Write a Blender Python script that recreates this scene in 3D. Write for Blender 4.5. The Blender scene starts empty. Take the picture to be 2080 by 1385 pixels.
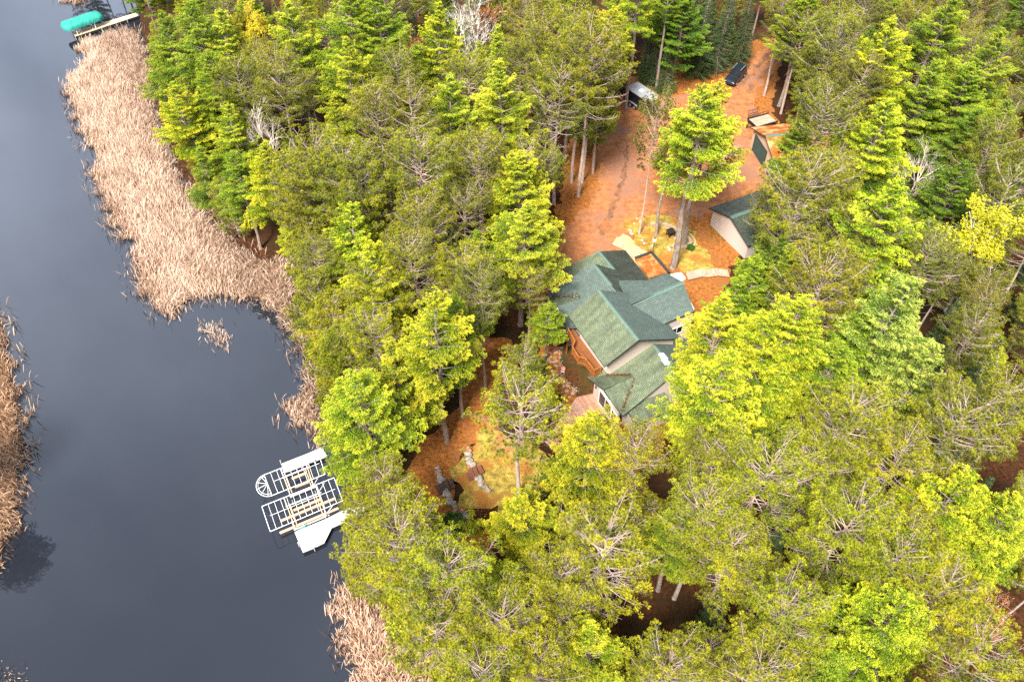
EXPOSURE = 1.55
SKY_STRENGTH = 0.085
SUN_STRENGTH = 3.9
import bpy, math, random
import numpy as np
from mathutils import Vector, Matrix

random.seed(7)
rng = np.random.default_rng(7)
scene = bpy.context.scene
COL = scene.collection
R = math.radians

# ------------------------------------------------------------------ camera
CAM_H, PITCH, FPX = 68.0, R(48), 1700.0
LAKE = -1.0
FW = np.array([0, math.cos(PITCH), -math.sin(PITCH)])
UP = np.array([0, math.sin(PITCH), math.cos(PITCH)])
RT = np.array([1.0, 0, 0])
EYE = np.array([0, 0, CAM_H])

def ray(u, v):
    return FPX * FW + (u - 1040) * RT - (v - 692.5) * UP

def at(u, v, z=0.0):
    """photo pixel (2080 wide) -> the world point at height z"""
    d = ray(u, v)
    return EYE + d * ((z - CAM_H) / d[2])

def proj(p):
    r = np.asarray(p, float) - EYE
    dep = r @ FW
    return 1040 + FPX * (r @ RT) / dep, 692.5 - FPX * (r @ UP) / dep

cam_d = bpy.data.cameras.new('camera')
cam_d.sensor_width = 36
cam_d.lens = 36 * FPX / 2080
cam_d.clip_end = 5000
cam_o = bpy.data.objects.new('camera', cam_d)
COL.objects.link(cam_o)
cam_o.location = (0, 0, CAM_H)
cam_o.rotation_euler = (R(90) - PITCH, 0, 0)
scene.camera = cam_o

# ------------------------------------------------------------------ render, world, sun
scene.render.engine = 'CYCLES'
scene.view_settings.view_transform = 'Standard'
scene.view_settings.look = 'None'
scene.view_settings.gamma = 1
scene.view_settings.exposure = EXPOSURE
scene.cycles.max_bounces = 6
scene.cycles.diffuse_bounces = 3
scene.cycles.glossy_bounces = 3
scene.cycles.transmission_bounces = 3
scene.cycles.use_denoising = False
scene.cycles.caustics_reflective = False
scene.cycles.caustics_refractive = False
scene.cycles.sample_clamp_indirect = 6

SUN_EL, SUN_AZ = R(52), R(205)      # azimuth clockwise from +Y
w = bpy.data.worlds.new('World')
scene.world = w
w.use_nodes = True
nt = w.node_tree
nt.nodes.clear()
wo = nt.nodes.new('ShaderNodeOutputWorld')
bg = nt.nodes.new('ShaderNodeBackground')
sky = nt.nodes.new('ShaderNodeTexSky')
sky.sky_type = 'NISHITA'
sky.sun_disc = False
sky.sun_elevation = SUN_EL
sky.sun_rotation = SUN_AZ
sky.dust_density = 3.0
sky.air_density = 1.0
# broken cloud cover over the sky
tc = nt.nodes.new('ShaderNodeTexCoord')
nz = nt.nodes.new('ShaderNodeTexNoise')
nz.inputs['Scale'].default_value = 2.2
nz.inputs['Detail'].default_value = 6
cr = nt.nodes.new('ShaderNodeValToRGB')
cr.color_ramp.elements[0].position = 0.35
cr.color_ramp.elements[0].color = (0.34, 0.34, 0.36, 1)
cr.color_ramp.elements[1].position = 0.65
cr.color_ramp.elements[1].color = (1, 1, 1, 1)
cl = nt.nodes.new('ShaderNodeMixRGB')
cl.blend_type = 'MULTIPLY'
cl.inputs['Fac'].default_value = 1
cl.inputs['Color2'].default_value = (6.2, 6.8, 8.0, 1)
mx = nt.nodes.new('ShaderNodeMixRGB')
mx.inputs['Fac'].default_value = 0.72
nt.links.new(tc.outputs['Generated'], nz.inputs['Vector'])
nt.links.new(nz.outputs['Fac'], cr.inputs['Fac'])
nt.links.new(cr.outputs['Color'], cl.inputs['Color1'])
nt.links.new(sky.outputs['Color'], mx.inputs['Color1'])
nt.links.new(cl.outputs['Color'], mx.inputs['Color2'])
# broad bright patch added low in the far left sky to brighten the lake
dt = nt.nodes.new('ShaderNodeVectorMath'); dt.operation = 'DOT_PRODUCT'
dt.inputs[1].default_value = (-0.50, 0.76, 0.42)
mr = nt.nodes.new('ShaderNodeMapRange'); mr.interpolation_type = 'SMOOTHSTEP'
mr.inputs['From Min'].default_value = 0.80; mr.inputs['From Max'].default_value = 1.0
mr.inputs['To Min'].default_value = 1.0; mr.inputs['To Max'].default_value = 2.9
nt.links.new(tc.outputs['Generated'], dt.inputs[0])
nt.links.new(dt.outputs['Value'], mr.inputs['Value'])
br_ = nt.nodes.new('ShaderNodeMixRGB'); br_.blend_type = 'MULTIPLY'; br_.inputs['Fac'].default_value = 1
nt.links.new(mx.outputs['Color'], br_.inputs['Color1'])
nt.links.new(mr.outputs['Result'], br_.inputs['Color2'])
nt.links.new(br_.outputs['Color'], bg.inputs['Color'])
bg.inputs['Strength'].default_value = SKY_STRENGTH
nt.links.new(bg.outputs['Background'], wo.inputs['Surface'])

sd = bpy.data.lights.new('sun', 'SUN')
sd.energy = SUN_STRENGTH
sd.angle = R(14)
sd.color = (1.0, 0.94, 0.84)
so = bpy.data.objects.new('sun', sd)
COL.objects.link(so)
sv = Vector((math.sin(SUN_AZ) * math.cos(SUN_EL), math.cos(SUN_AZ) * math.cos(SUN_EL), math.sin(SUN_EL)))
so.rotation_euler = sv.to_track_quat('Z', 'Y').to_euler()
so.location = (60, -40, 120)

# ------------------------------------------------------------------ materials
MATS = {}

def node(t, kind, **kw):
    n = t.nodes.new(kind)
    for k, v in kw.items():
        if k in n.inputs:
            n.inputs[k].default_value = v
        else:
            setattr(n, k, v)
    return n

def mat_noise(name, c1, c2, scale=4.0, rough=0.8, spec=0.3, detail=6, c3=None, scale3=0.4, bump=0.0, metallic=0.0, lo=0.35, hi=0.65, stretch=None, coord='Object'):
    m = bpy.data.materials.new(name)
    m.use_nodes = True
    t = m.node_tree
    b = t.nodes['Principled BSDF']
    b.inputs['Roughness'].default_value = rough
    b.inputs['Specular IOR Level'].default_value = spec
    b.inputs['Metallic'].default_value = metallic
    tcn = node(t, 'ShaderNodeTexCoord')
    vec = tcn.outputs[coord]
    if stretch:
        mp = node(t, 'ShaderNodeMapping')
        mp.inputs['Scale'].default_value = stretch
        t.links.new(vec, mp.inputs['Vector'])
        vec = mp.outputs['Vector']
    n1 = node(t, 'ShaderNodeTexNoise', Scale=scale, Detail=detail, Roughness=0.65)
    t.links.new(vec, n1.inputs['Vector'])
    r1 = node(t, 'ShaderNodeValToRGB')
    r1.color_ramp.elements[0].position = lo
    r1.color_ramp.elements[1].position = hi
    r1.color_ramp.elements[0].color = (*c1, 1)
    r1.color_ramp.elements[1].color = (*c2, 1)
    t.links.new(n1.outputs['Fac'], r1.inputs['Fac'])
    out = r1.outputs['Color']
    if c3 is not None:
        n3 = node(t, 'ShaderNodeTexNoise', Scale=scale3, Detail=5)
        t.links.new(tcn.outputs[coord], n3.inputs['Vector'])
        r3 = node(t, 'ShaderNodeValToRGB')
        r3.color_ramp.elements[0].position = 0.48
        r3.color_ramp.elements[1].position = 0.62
        t.links.new(n3.outputs['Fac'], r3.inputs['Fac'])
        mm = node(t, 'ShaderNodeMixRGB')
        mm.inputs['Color2'].default_value = (*c3, 1)
        t.links.new(r3.outputs['Color'], mm.inputs['Fac'])
        t.links.new(out, mm.inputs['Color1'])
        out = mm.outputs['Color']
    t.links.new(out, b.inputs['Base Color'])
    if bump:
        bp = node(t, 'ShaderNodeBump', Strength=bump, Distance=0.1)
        t.links.new(n1.outputs['Fac'], bp.inputs['Height'])
        t.links.new(bp.outputs['Normal'], b.inputs['Normal'])
    MATS[name] = m
    return m

def mat_foliage(name, root, mid, tip, rough=0.6, transl=0.2):
    """needles: greener at the root, yellower at the tip, varied per tuft, tinted per tree"""
    m = bpy.data.materials.new(name)
    m.use_nodes = True
    t = m.node_tree
    b = t.nodes['Principled BSDF']
    out = t.nodes['Material Output']
    b.inputs['Roughness'].default_value = rough
    b.inputs['Specular IOR Level'].default_value = 0.25
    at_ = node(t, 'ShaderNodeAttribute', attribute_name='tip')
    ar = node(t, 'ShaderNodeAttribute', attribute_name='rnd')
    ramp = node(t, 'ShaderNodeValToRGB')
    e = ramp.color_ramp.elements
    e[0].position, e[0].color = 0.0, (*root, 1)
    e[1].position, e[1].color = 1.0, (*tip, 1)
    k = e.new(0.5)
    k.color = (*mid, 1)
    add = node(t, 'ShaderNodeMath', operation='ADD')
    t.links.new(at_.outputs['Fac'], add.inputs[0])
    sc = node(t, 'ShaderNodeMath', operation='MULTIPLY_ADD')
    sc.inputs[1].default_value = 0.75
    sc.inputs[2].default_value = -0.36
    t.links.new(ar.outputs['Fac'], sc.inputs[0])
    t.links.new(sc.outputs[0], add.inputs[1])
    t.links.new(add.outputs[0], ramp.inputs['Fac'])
    oi = node(t, 'ShaderNodeObjectInfo')
    mul = node(t, 'ShaderNodeMixRGB', blend_type='MULTIPLY')
    mul.inputs['Fac'].default_value = 1
    t.links.new(ramp.outputs['Color'], mul.inputs['Color1'])
    t.links.new(oi.outputs['Color'], mul.inputs['Color2'])
    t.links.new(mul.outputs['Color'], b.inputs['Base Color'])
    tr = node(t, 'ShaderNodeBsdfTranslucent')
    t.links.new(mul.outputs['Color'], tr.inputs['Color'])
    ms = node(t, 'ShaderNodeMixShader')
    ms.inputs[0].default_value = transl
    t.links.new(b.outputs[0], ms.inputs[1])
    t.links.new(tr.outputs[0], ms.inputs[2])
    t.links.new(ms.outputs[0], out.inputs['Surface'])
    MATS[name] = m
    return m

def mat_shingle(name, c1, c2, stain):
    """asphalt shingles: rows of tabs, mottled granules, dark moss streaks (UV: x along the eave, y up the slope, metres)"""
    m = bpy.data.materials.new(name)
    m.use_nodes = True
    t = m.node_tree
    b = t.nodes['Principled BSDF']
    b.inputs['Roughness'].default_value = 0.75
    b.inputs['Specular IOR Level'].default_value = 0.5
    uv = node(t, 'ShaderNodeUVMap')
    br = node(t, 'ShaderNodeTexBrick')
    br.inputs['Color1'].default_value = (*c1, 1)
    br.inputs['Color2'].default_value = (*c2, 1)
    br.inputs['Mortar'].default_value = (c1[0] * .3, c1[1] * .3, c1[2] * .3, 1)
    br.inputs['Scale'].default_value = 1
    br.inputs['Mortar Size'].default_value = 0.018
    br.inputs['Brick Width'].default_value = 0.34
    br.inputs['Row Height'].default_value = 0.17
    t.links.new(uv.outputs['UV'], br.inputs['Vector'])
    n1 = node(t, 'ShaderNodeTexNoise', Scale=9.0, Detail=4)
    t.links.new(uv.outputs['UV'], n1.inputs['Vector'])
    ov = node(t, 'ShaderNodeMixRGB', blend_type='OVERLAY')
    ov.inputs['Fac'].default_value = 0.5
    t.links.new(br.outputs['Color'], ov.inputs['Color1'])
    t.links.new(n1.outputs['Color'], ov.inputs['Color2'])
    mp = node(t, 'ShaderNodeMapping')
    mp.inputs['Scale'].default_value = (0.9, 0.22, 1)
    t.links.new(uv.outputs['UV'], mp.inputs['Vector'])
    n2 = node(t, 'ShaderNodeTexNoise', Scale=1.3, Detail=6, Roughness=0.6)
    t.links.new(mp.outputs['Vector'], n2.inputs['Vector'])
    rp = node(t, 'ShaderNodeValToRGB')
    rp.color_ramp.elements[0].position = 0.42
    rp.color_ramp.elements[1].position = 0.72
    rp.color_ramp.elements[1].color = (0.85, 0.85, 0.85, 1)
    t.links.new(n2.outputs['Fac'], rp.inputs['Fac'])
    mm = node(t, 'ShaderNodeMixRGB')
    mm.inputs['Color2'].default_value = (*stain, 1)
    t.links.new(rp.outputs['Color'], mm.inputs['Fac'])
    t.links.new(ov.outputs['Color'], mm.inputs['Color1'])
    t.links.new(mm.outputs['Color'], b.inputs['Base Color'])
    bp = node(t, 'ShaderNodeBump', Strength=0.5, Distance=0.02)
    t.links.new(br.outputs['Fac'], bp.inputs['Height'])
    bp.invert = True
    t.links.new(bp.outputs['Normal'], b.inputs['Normal'])
    MATS[name] = m
    return m

def mat_planks(name, c1, c2, width=0.14, axis=0, rough=0.7):
    m = bpy.data.materials.new(name)
    m.use_nodes = True
    t = m.node_tree
    b = t.nodes['Principled BSDF']
    b.inputs['Roughness'].default_value = rough
    uv = node(t, 'ShaderNodeUVMap')
    br = node(t, 'ShaderNodeTexBrick')
    br.inputs['Color1'].default_value = (*c1, 1)
    br.inputs['Color2'].default_value = (*c2, 1)
    br.inputs['Mortar'].default_value = (c1[0] * .12, c1[1] * .12, c1[2] * .12, 1)
    br.inputs['Scale'].default_value = 1
    br.inputs['Mortar Size'].default_value = 0.012
    br.inputs['Brick Width'].default_value = 3.0
    br.inputs['Row Height'].default_value = width
    t.links.new(uv.outputs['UV'], br.inputs['Vector'])
    n1 = node(t, 'ShaderNodeTexNoise', Scale=3.0, Detail=6)
    t.links.new(uv.outputs['UV'], n1.inputs['Vector'])
    ov = node(t, 'ShaderNodeMixRGB', blend_type='OVERLAY')
    ov.inputs['Fac'].default_value = 0.45
    t.links.new(br.outputs['Color'], ov.inputs['Color1'])
    t.links.new(n1.outputs['Color'], ov.inputs['Color2'])
    t.links.new(ov.outputs['Color'], b.inputs['Base Color'])
    MATS[name] = m
    return m

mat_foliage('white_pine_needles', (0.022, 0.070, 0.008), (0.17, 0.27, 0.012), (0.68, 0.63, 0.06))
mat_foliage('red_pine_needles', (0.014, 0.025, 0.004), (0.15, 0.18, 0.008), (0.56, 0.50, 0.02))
mat_foliage('spruce_needles', (0.02, 0.05, 0.018), (0.05, 0.10, 0.03), (0.10, 0.16, 0.04), transl=0.15)
mat_foliage('birch_leaves', (0.38, 0.38, 0.02), (0.72, 0.62, 0.03), (0.92, 0.78, 0.08), transl=0.45)
mat_foliage('rust_leaves', (0.18, 0.06, 0.014), (0.36, 0.12, 0.02), (0.52, 0.21, 0.04), transl=0.3)
mat_foliage('reed_blades', (0.20, 0.11, 0.065), (0.56, 0.39, 0.28), (0.80, 0.66, 0.54), transl=0.2)
mat_foliage('shrub_leaves', (0.02, 0.06, 0.012), (0.06, 0.13, 0.03), (0.16, 0.25, 0.06), transl=0.2)
mat_foliage('grass_blades', (0.12, 0.13, 0.02), (0.30, 0.25, 0.05), (0.50, 0.36, 0.10), transl=0.2)
mat_noise('pine_bark', (0.16, 0.12, 0.10), (0.36, 0.30, 0.26), scale=5, c3=(0.24, 0.16, 0.11), scale3=0.8, bump=0.4, stretch=(1, 1, .35))
mat_noise('red_pine_bark', (0.27, 0.20, 0.17), (0.52, 0.42, 0.37), scale=5, c3=(0.40, 0.28, 0.21), scale3=0.8, bump=0.4, stretch=(1, 1, .35))
mat_noise('birch_bark', (0.55, 0.50, 0.44), (0.82, 0.78, 0.70), scale=6, c3=(0.12, 0.10, 0.09), scale3=3.5, stretch=(.6, .6, 3))
mat_noise('dead_bark', (0.45, 0.38, 0.32), (0.68, 0.60, 0.52), scale=6)
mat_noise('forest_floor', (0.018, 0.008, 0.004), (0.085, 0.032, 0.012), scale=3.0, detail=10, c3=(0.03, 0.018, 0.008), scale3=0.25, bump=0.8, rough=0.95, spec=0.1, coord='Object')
mat_noise('drive_dirt', (0.23, 0.09, 0.042), (0.44, 0.18, 0.068), scale=1.2, detail=14, c3=(0.27, 0.13, 0.08), scale3=0.16, bump=0.7, rough=0.95, spec=0.1)
mat_noise('rut_dirt', (0.10, 0.05, 0.03), (0.26, 0.13, 0.075), scale=1.6, detail=12, c3=(0.30, 0.12, 0.045), scale3=0.5, bump=0.6, rough=0.95, spec=0.1)
mat_noise('lawn_grass', (0.13, 0.12, 0.02), (0.50, 0.33, 0.075), scale=1.6, detail=12, c3=(0.30, 0.13, 0.03), scale3=0.45, bump=0.8, rough=0.95, spec=0.1)
mat_noise('needle_path', (0.14, 0.05, 0.014), (0.42, 0.155, 0.036), scale=2.6, detail=12, c3=(0.25, 0.10, 0.03), scale3=0.3, bump=0.8, rough=0.95, spec=0.1)
mat_noise('sand_gravel', (0.36, 0.22, 0.12), (0.66, 0.48, 0.29), scale=3.0, detail=12, c3=(0.60, 0.34, 0.16), scale3=0.6, bump=0.5, rough=0.95, spec=0.1)
mat_noise('mulch', (0.045, 0.022, 0.010), (0.15, 0.06, 0.022), scale=3.0, detail=12, c3=(0.06, 0.05, 0.015), scale3=0.6, bump=0.8, rough=0.95, spec=0.1)
mat_noise('needle_litter', (0.22, 0.06, 0.014), (0.42, 0.135, 0.034), scale=2.0, detail=12, c3=(0.60, 0.30, 0.12), scale3=0.8, bump=0.4, rough=0.95, spec=0.1)
mat_noise('reed_thatch', (0.12, 0.07, 0.04), (0.50, 0.35, 0.24), scale=3.0, detail=12, c3=(0.26, 0.15, 0.09), scale3=0.4, bump=1.0, rough=0.95, spec=0.1)
mat_shingle('moss_shingle', (0.115, 0.15, 0.085), (0.175, 0.21, 0.125), (0.035, 0.045, 0.03))
mat_shingle('green_shingle', (0.078, 0.112, 0.096), (0.128, 0.166, 0.148), (0.055, 0.085, 0.07))
mat_shingle('dark_shingle', (0.035, 0.05, 0.035), (0.075, 0.10, 0.07), (0.018, 0.02, 0.018))
mat_noise('stucco', (0.50, 0.42, 0.37), (0.56, 0.48, 0.43), scale=14, rough=0.9, spec=0.2)
mat_noise('tan_stucco', (0.46, 0.33, 0.22), (0.52, 0.39, 0.28), scale=14, rough=0.9, spec=0.2)
mat_noise('stone_base', (0.42, 0.38, 0.34), (0.58, 0.53, 0.48), scale=5, rough=0.9, spec=0.2, bump=0.3)
mat_noise('dark_fascia', (0.025, 0.03, 0.028), (0.04, 0.045, 0.04), scale=5, rough=0.6)
mat_noise('ridge_cap', (0.07, 0.12, 0.10), (0.12, 0.18, 0.15), scale=8, rough=0.7)
mat_noise('white_paint', (0.78, 0.78, 0.78), (0.84, 0.84, 0.83), scale=3, rough=0.5)
mat_noise('galvanized', (0.62, 0.63, 0.66), (0.80, 0.81, 0.83), scale=4, rough=0.4, metallic=0.3)
mat_noise('glass_dark', (0.008, 0.010, 0.014), (0.015, 0.018, 0.024), scale=1, rough=0.05, spec=0.6)
mat_noise('cedar', (0.20, 0.065, 0.015), (0.42, 0.15, 0.035), scale=4, rough=0.6, stretch=(1, 1, 3))
mat_planks('white_deck', (0.70, 0.70, 0.70), (0.78, 0.78, 0.77), width=0.3)
mat_planks('cedar_deck', (0.17, 0.055, 0.013), (0.26, 0.09, 0.022))
mat_planks('weathered_deck', (0.42, 0.20, 0.11), (0.60, 0.36, 0.25), width=0.16)
mat_planks('gray_planks', (0.40, 0.25, 0.17), (0.54, 0.37, 0.27), width=0.15)
mat_planks('dock_planks', (0.60, 0.42, 0.26), (0.72, 0.52, 0.34), width=0.15)
mat_planks('dark_timber', (0.055, 0.032, 0.024), (0.10, 0.055, 0.038), width=0.2)
mat_planks('red_timber', (0.16, 0.06, 0.035), (0.24, 0.085, 0.045), width=0.2)
mat_noise('bunk_wood', (0.62, 0.36, 0.20), (0.78, 0.50, 0.30), scale=4, stretch=(3, 1, 1))
mat_noise('black_metal', (0.012, 0.012, 0.014), (0.025, 0.025, 0.028), scale=3, rough=0.45)
mat_noise('black_paint', (0.008, 0.009, 0.014), (0.012, 0.013, 0.02), scale=2, rough=0.25, spec=0.5)
mat_noise('navy_paint', (0.015, 0.022, 0.032), (0.022, 0.032, 0.045), scale=1, rough=0.2, spec=0.6, metallic=0.2)
mat_noise('rubber', (0.01, 0.01, 0.01), (0.02, 0.02, 0.02), scale=3, rough=0.9)
mat_noise('chrome_gray', (0.55, 0.55, 0.56), (0.68, 0.68, 0.68), scale=3, rough=0.3, metallic=0.6)
mat_noise('trailer_roof', (0.24, 0.25, 0.27), (0.32, 0.32, 0.34), scale=1.2, rough=0.5)
mat_noise('teal_canvas', (0.012, 0.19, 0.15), (0.03, 0.33, 0.26), scale=3.0, rough=0.7, bump=0.6, stretch=(1, .25, .25))
mat_noise('green_door', (0.02, 0.06, 0.055), (0.03, 0.08, 0.07), scale=2.0, rough=0.5)
mat_noise('boulder_pale', (0.24, 0.20, 0.17), (0.48, 0.41, 0.35), scale=5, rough=0.9, bump=0.3)
mat_noise('boulder_gray', (0.14, 0.12, 0.11), (0.32, 0.28, 0.26), scale=5, rough=0.9, bump=0.3)
mat_noise('boulder_red', (0.40, 0.13, 0.07), (0.58, 0.24, 0.15), scale=5, rough=0.9, bump=0.3)
mat_noise('boulder_brown', (0.26, 0.16, 0.10), (0.44, 0.30, 0.21), scale=5, rough=0.9, bump=0.3)
mat_noise('flagstone_pale', (0.30, 0.20, 0.115), (0.48, 0.36, 0.23), scale=4, rough=0.9, bump=0.2)
mat_noise('flagstone_orange', (0.32, 0.13, 0.045), (0.46, 0.22, 0.09), scale=4, rough=0.9, bump=0.2)
mat_noise('concrete', (0.66, 0.60, 0.50), (0.80, 0.74, 0.64), scale=4, rough=0.9)
mat_noise('red_lens', (0.5, 0.02, 0.02), (0.6, 0.03, 0.02), scale=2, rough=0.3)
mat_noise('gazing_red', (0.55, 0.12, 0.08), (0.80, 0.45, 0.38), scale=2.5, rough=0.4)
mat_noise('teal_tarp', (0.02, 0.16, 0.15), (0.05, 0.28, 0.26), scale=4, rough=0.6)

def mat_water():
    m = bpy.data.materials.new('lake_water')
    m.use_nodes = True
    t = m.node_tree
    b = t.nodes['Principled BSDF']
    b.inputs['Base Color'].default_value = (0.012, 0.0145, 0.021, 1)
    b.inputs['Roughness'].default_value = 0.03
    b.inputs['IOR'].default_value = 1.38
    b.inputs['Specular IOR Level'].default_value = 0.9
    tcn = node(t, 'ShaderNodeTexCoord')
    n1 = node(t, 'ShaderNodeTexNoise', Scale=0.9, Detail=3)
    t.links.new(tcn.outputs['Object'], n1.inputs['Vector'])
    bp = node(t, 'ShaderNodeBump', Strength=0.02, Distance=0.05)
    t.links.new(n1.outputs['Fac'], bp.inputs['Height'])
    t.links.new(bp.outputs['Normal'], b.inputs['Normal'])
    MATS['lake_water'] = m
mat_water()

# ------------------------------------------------------------------ mesh helpers
class MB:
    def __init__(self):
        self.v, self.f, self.m, self.uv = [], [], [], []

    def face(self, idx, mi=0, uv=None):
        self.f.append(idx); self.m.append(mi); self.uv.append(uv)

    def add(self, vs, fs, mi=0):
        o = len(self.v)
        self.v += [tuple(map(float, p)) for p in vs]
        for f in fs:
            self.face([o + i for i in f], mi)

    def obox(self, c, ax, ay, az, hx, hy, hz, mi=0, uv=False):
        """oriented box, centre c, unit axes, half sizes"""
        c, ax, ay, az = (np.asarray(q, float) for q in (c, ax, ay, az))
        vs = []
        for sz in (-1, 1):
            for sx, sy in ((-1, -1), (1, -1), (1, 1), (-1, 1)):
                vs.append(c + ax * hx * sx + ay * hy * sy + az * hz * sz)
        self.add(vs, [(3, 2, 1, 0), (4, 5, 6, 7), (0, 1, 5, 4), (1, 2, 6, 5), (2, 3, 7, 6), (3, 0, 4, 7)], mi)
        if uv:
            self.uv[-5] = [(-hx, -hy), (hx, -hy), (hx, hy), (-hx, hy)]

    def bar(self, a, b, w=0.05, h=None, mi=0):
        a, b = np.asarray(a, float), np.asarray(b, float)
        d = b - a
        L = np.linalg.norm(d)
        if L < 1e-6:
            return
        d = d / L
        up = np.array([0, 0, 1.0]) if abs(d[2]) < .95 else np.array([1.0, 0, 0])
        s = np.cross(d, up); s /= np.linalg.norm(s)
        t = np.cross(s, d)
        h = w if h is None else h
        self.obox((a + b) / 2, d, s, t, L / 2, w / 2, h / 2, mi)

    def tube(self, pts, rad, sides=6, mi=0, cap=True):
        pts = [np.asarray(p, float) for p in pts]
        n = len(pts)
        rad = [rad] * n if np.isscalar(rad) else rad
        o = len(self.v)
        for i in range(n):
            d = pts[min(i + 1, n - 1)] - pts[max(i - 1, 0)]
            d = d / (np.linalg.norm(d) + 1e-9)
            up = np.array([0, 0, 1.0]) if abs(d[2]) < .9 else np.array([1.0, 0, 0])
            s = np.cross(d, up); s /= np.linalg.norm(s)
            t = np.cross(s, d)
            for k in range(sides):
                a = 2 * math.pi * k / sides
                self.v.append(tuple(pts[i] + (s * math.cos(a) + t * math.sin(a)) * rad[i]))
        for i in range(n - 1):
            for k in range(sides):
                k2 = (k + 1) % sides
                self.face([o + i * sides + k, o + i * sides + k2, o + (i + 1) * sides + k2, o + (i + 1) * sides + k], mi)
        if cap:
            self.face([o + k for k in range(sides)][::-1], mi)
            self.face([o + (n - 1) * sides + k for k in range(sides)], mi)

    def prism(self, poly, z0, z1, mi=0, mi_side=None, uvdir=None):
        """vertical prism over a plan polygon; z0/z1 numbers or functions of (x,y)"""
        poly = [np.asarray(p, float)[:2] for p in poly]
        area = sum(poly[i][0] * poly[(i + 1) % len(poly)][1] - poly[(i + 1) % len(poly)][0] * poly[i][1] for i in range(len(poly)))
        if area < 0:
            poly = poly[::-1]
        n = len(poly)
        f0 = z0 if callable(z0) else (lambda p: z0)
        f1 = z1 if callable(z1) else (lambda p: z1)
        o = len(self.v)
        for p in poly: self.v.append((p[0], p[1], f0(p)))
        for p in poly: self.v.append((p[0], p[1], f1(p)))
        uv = None
        if uvdir is not None:
            d = np.asarray(uvdir, float)[:2]; d = d / np.linalg.norm(d)
            e = np.array([-d[1], d[0]])
            uv = [(p @ d, p @ e) for p in poly]
        self.face([o + n + i for i in range(n)], mi, uv)
        self.face([o + i for i in range(n)][::-1], mi if mi_side is None else mi_side)
        for i in range(n):
            j = (i + 1) % n
            self.face([o + i, o + j, o + n + j, o + n + i], mi if mi_side is None else mi_side)

    def build(self, name, mats, parent=None, smooth=False):
        me = bpy.data.meshes.new(name)
        me.from_pydata(self.v, [], self.f)
        if isinstance(mats, str): mats = [mats]
        for q in mats: me.materials.append(MATS[q])
        me.polygons.foreach_set('material_index', self.m)
        if any(u is not None for u in self.uv):
            lay = me.uv_layers.new(name='UVMap')
            for pi, p in enumerate(me.polygons):
                u = self.uv[pi]
                if u is None: continue
                for q, li in enumerate(p.loop_indices):
                    lay.data[li].uv = u[q]
        if smooth:
            me.polygons.foreach_set('use_smooth', [True] * len(me.polygons))
        me.validate()
        me.update()
        o = bpy.data.objects.new(name, me)
        COL.objects.link(o)
        if parent is not None:
            o.parent = parent
        return o

def tag(o, label=None, cat=None, group=None, kind=None):
    if label: o['label'] = label
    if cat: o['category'] = cat
    if group: o['group'] = group
    if kind: o['kind'] = kind
    return o

def empty(name, loc=(0, 0, 0), rz=0.0):
    o = bpy.data.objects.new(name, None)
    COL.objects.link(o)
    o.empty_display_size = 0.3
    o.location = tuple(map(float, loc))
    o.rotation_euler = (0, 0, rz)
    return o

def base_shift(o, kids):
    """parts were built in world coordinates: keep them there under the moved empty"""
    for k in kids:
        k.parent = o
        k.matrix_parent_inverse = Matrix.Translation(-Vector(o.location))

def tri_mesh(name, V, F, mats, tip=None, rnd=None, mi=None):
    """numpy triangle soup -> mesh"""
    me = bpy.data.meshes.new(name)
    nv, nf = len(V), len(F)
    me.vertices.add(nv)
    me.vertices.foreach_set('co', np.ascontiguousarray(V, dtype=np.float32).ravel())
    me.loops.add(nf * 3)
    me.loops.foreach_set('vertex_index', np.ascontiguousarray(F, dtype=np.int32).ravel())
    me.polygons.add(nf)
    me.polygons.foreach_set('loop_start', np.arange(0, nf * 3, 3, dtype=np.int32))
    me.polygons.foreach_set('loop_total', np.full(nf, 3, dtype=np.int32))
    for q in ([mats] if isinstance(mats, str) else mats):
        me.materials.append(MATS[q])
    if mi is not None:
        me.polygons.foreach_set('material_index', np.ascontiguousarray(mi, dtype=np.int32))
    for nm, arr in (('tip', tip), ('rnd', rnd)):
        if arr is not None:
            a = me.attributes.new(nm, 'FLOAT', 'POINT')
            a.data.foreach_set('value', np.ascontiguousarray(arr, dtype=np.float32))
    me.update()
    me.validate()
    return me

def unit(a):
    return a / (np.linalg.norm(a, axis=-1, keepdims=True) + 1e-9)

def in_poly(pts, poly):
    pts = np.asarray(pts, float); poly = np.asarray(poly, float)
    x, y = pts[:, 0], pts[:, 1]
    inside = np.zeros(len(pts), bool)
    j = len(poly) - 1
    for i in range(len(poly)):
        xi, yi = poly[i]; xj, yj = poly[j]
        c = ((yi > y) != (yj > y)) & (x < (xj - xi) * (y - yi) / (yj - yi + 1e-12) + xi)
        inside ^= c
        j = i
    return inside

def dist_poly(pts, poly, closed=True):
    pts = np.asarray(pts, float); poly = np.asarray(poly, float)
    best = np.full(len(pts), 1e9)
    n = len(poly)
    for i in range(n if closed else n - 1):
        a, b = poly[i], poly[(i + 1) % n]
        ab = b - a
        t = np.clip(((pts - a) @ ab) / (ab @ ab + 1e-12), 0, 1)
        best = np.minimum(best, np.linalg.norm(pts - (a + t[:, None] * ab), axis=1))
    return best
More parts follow.
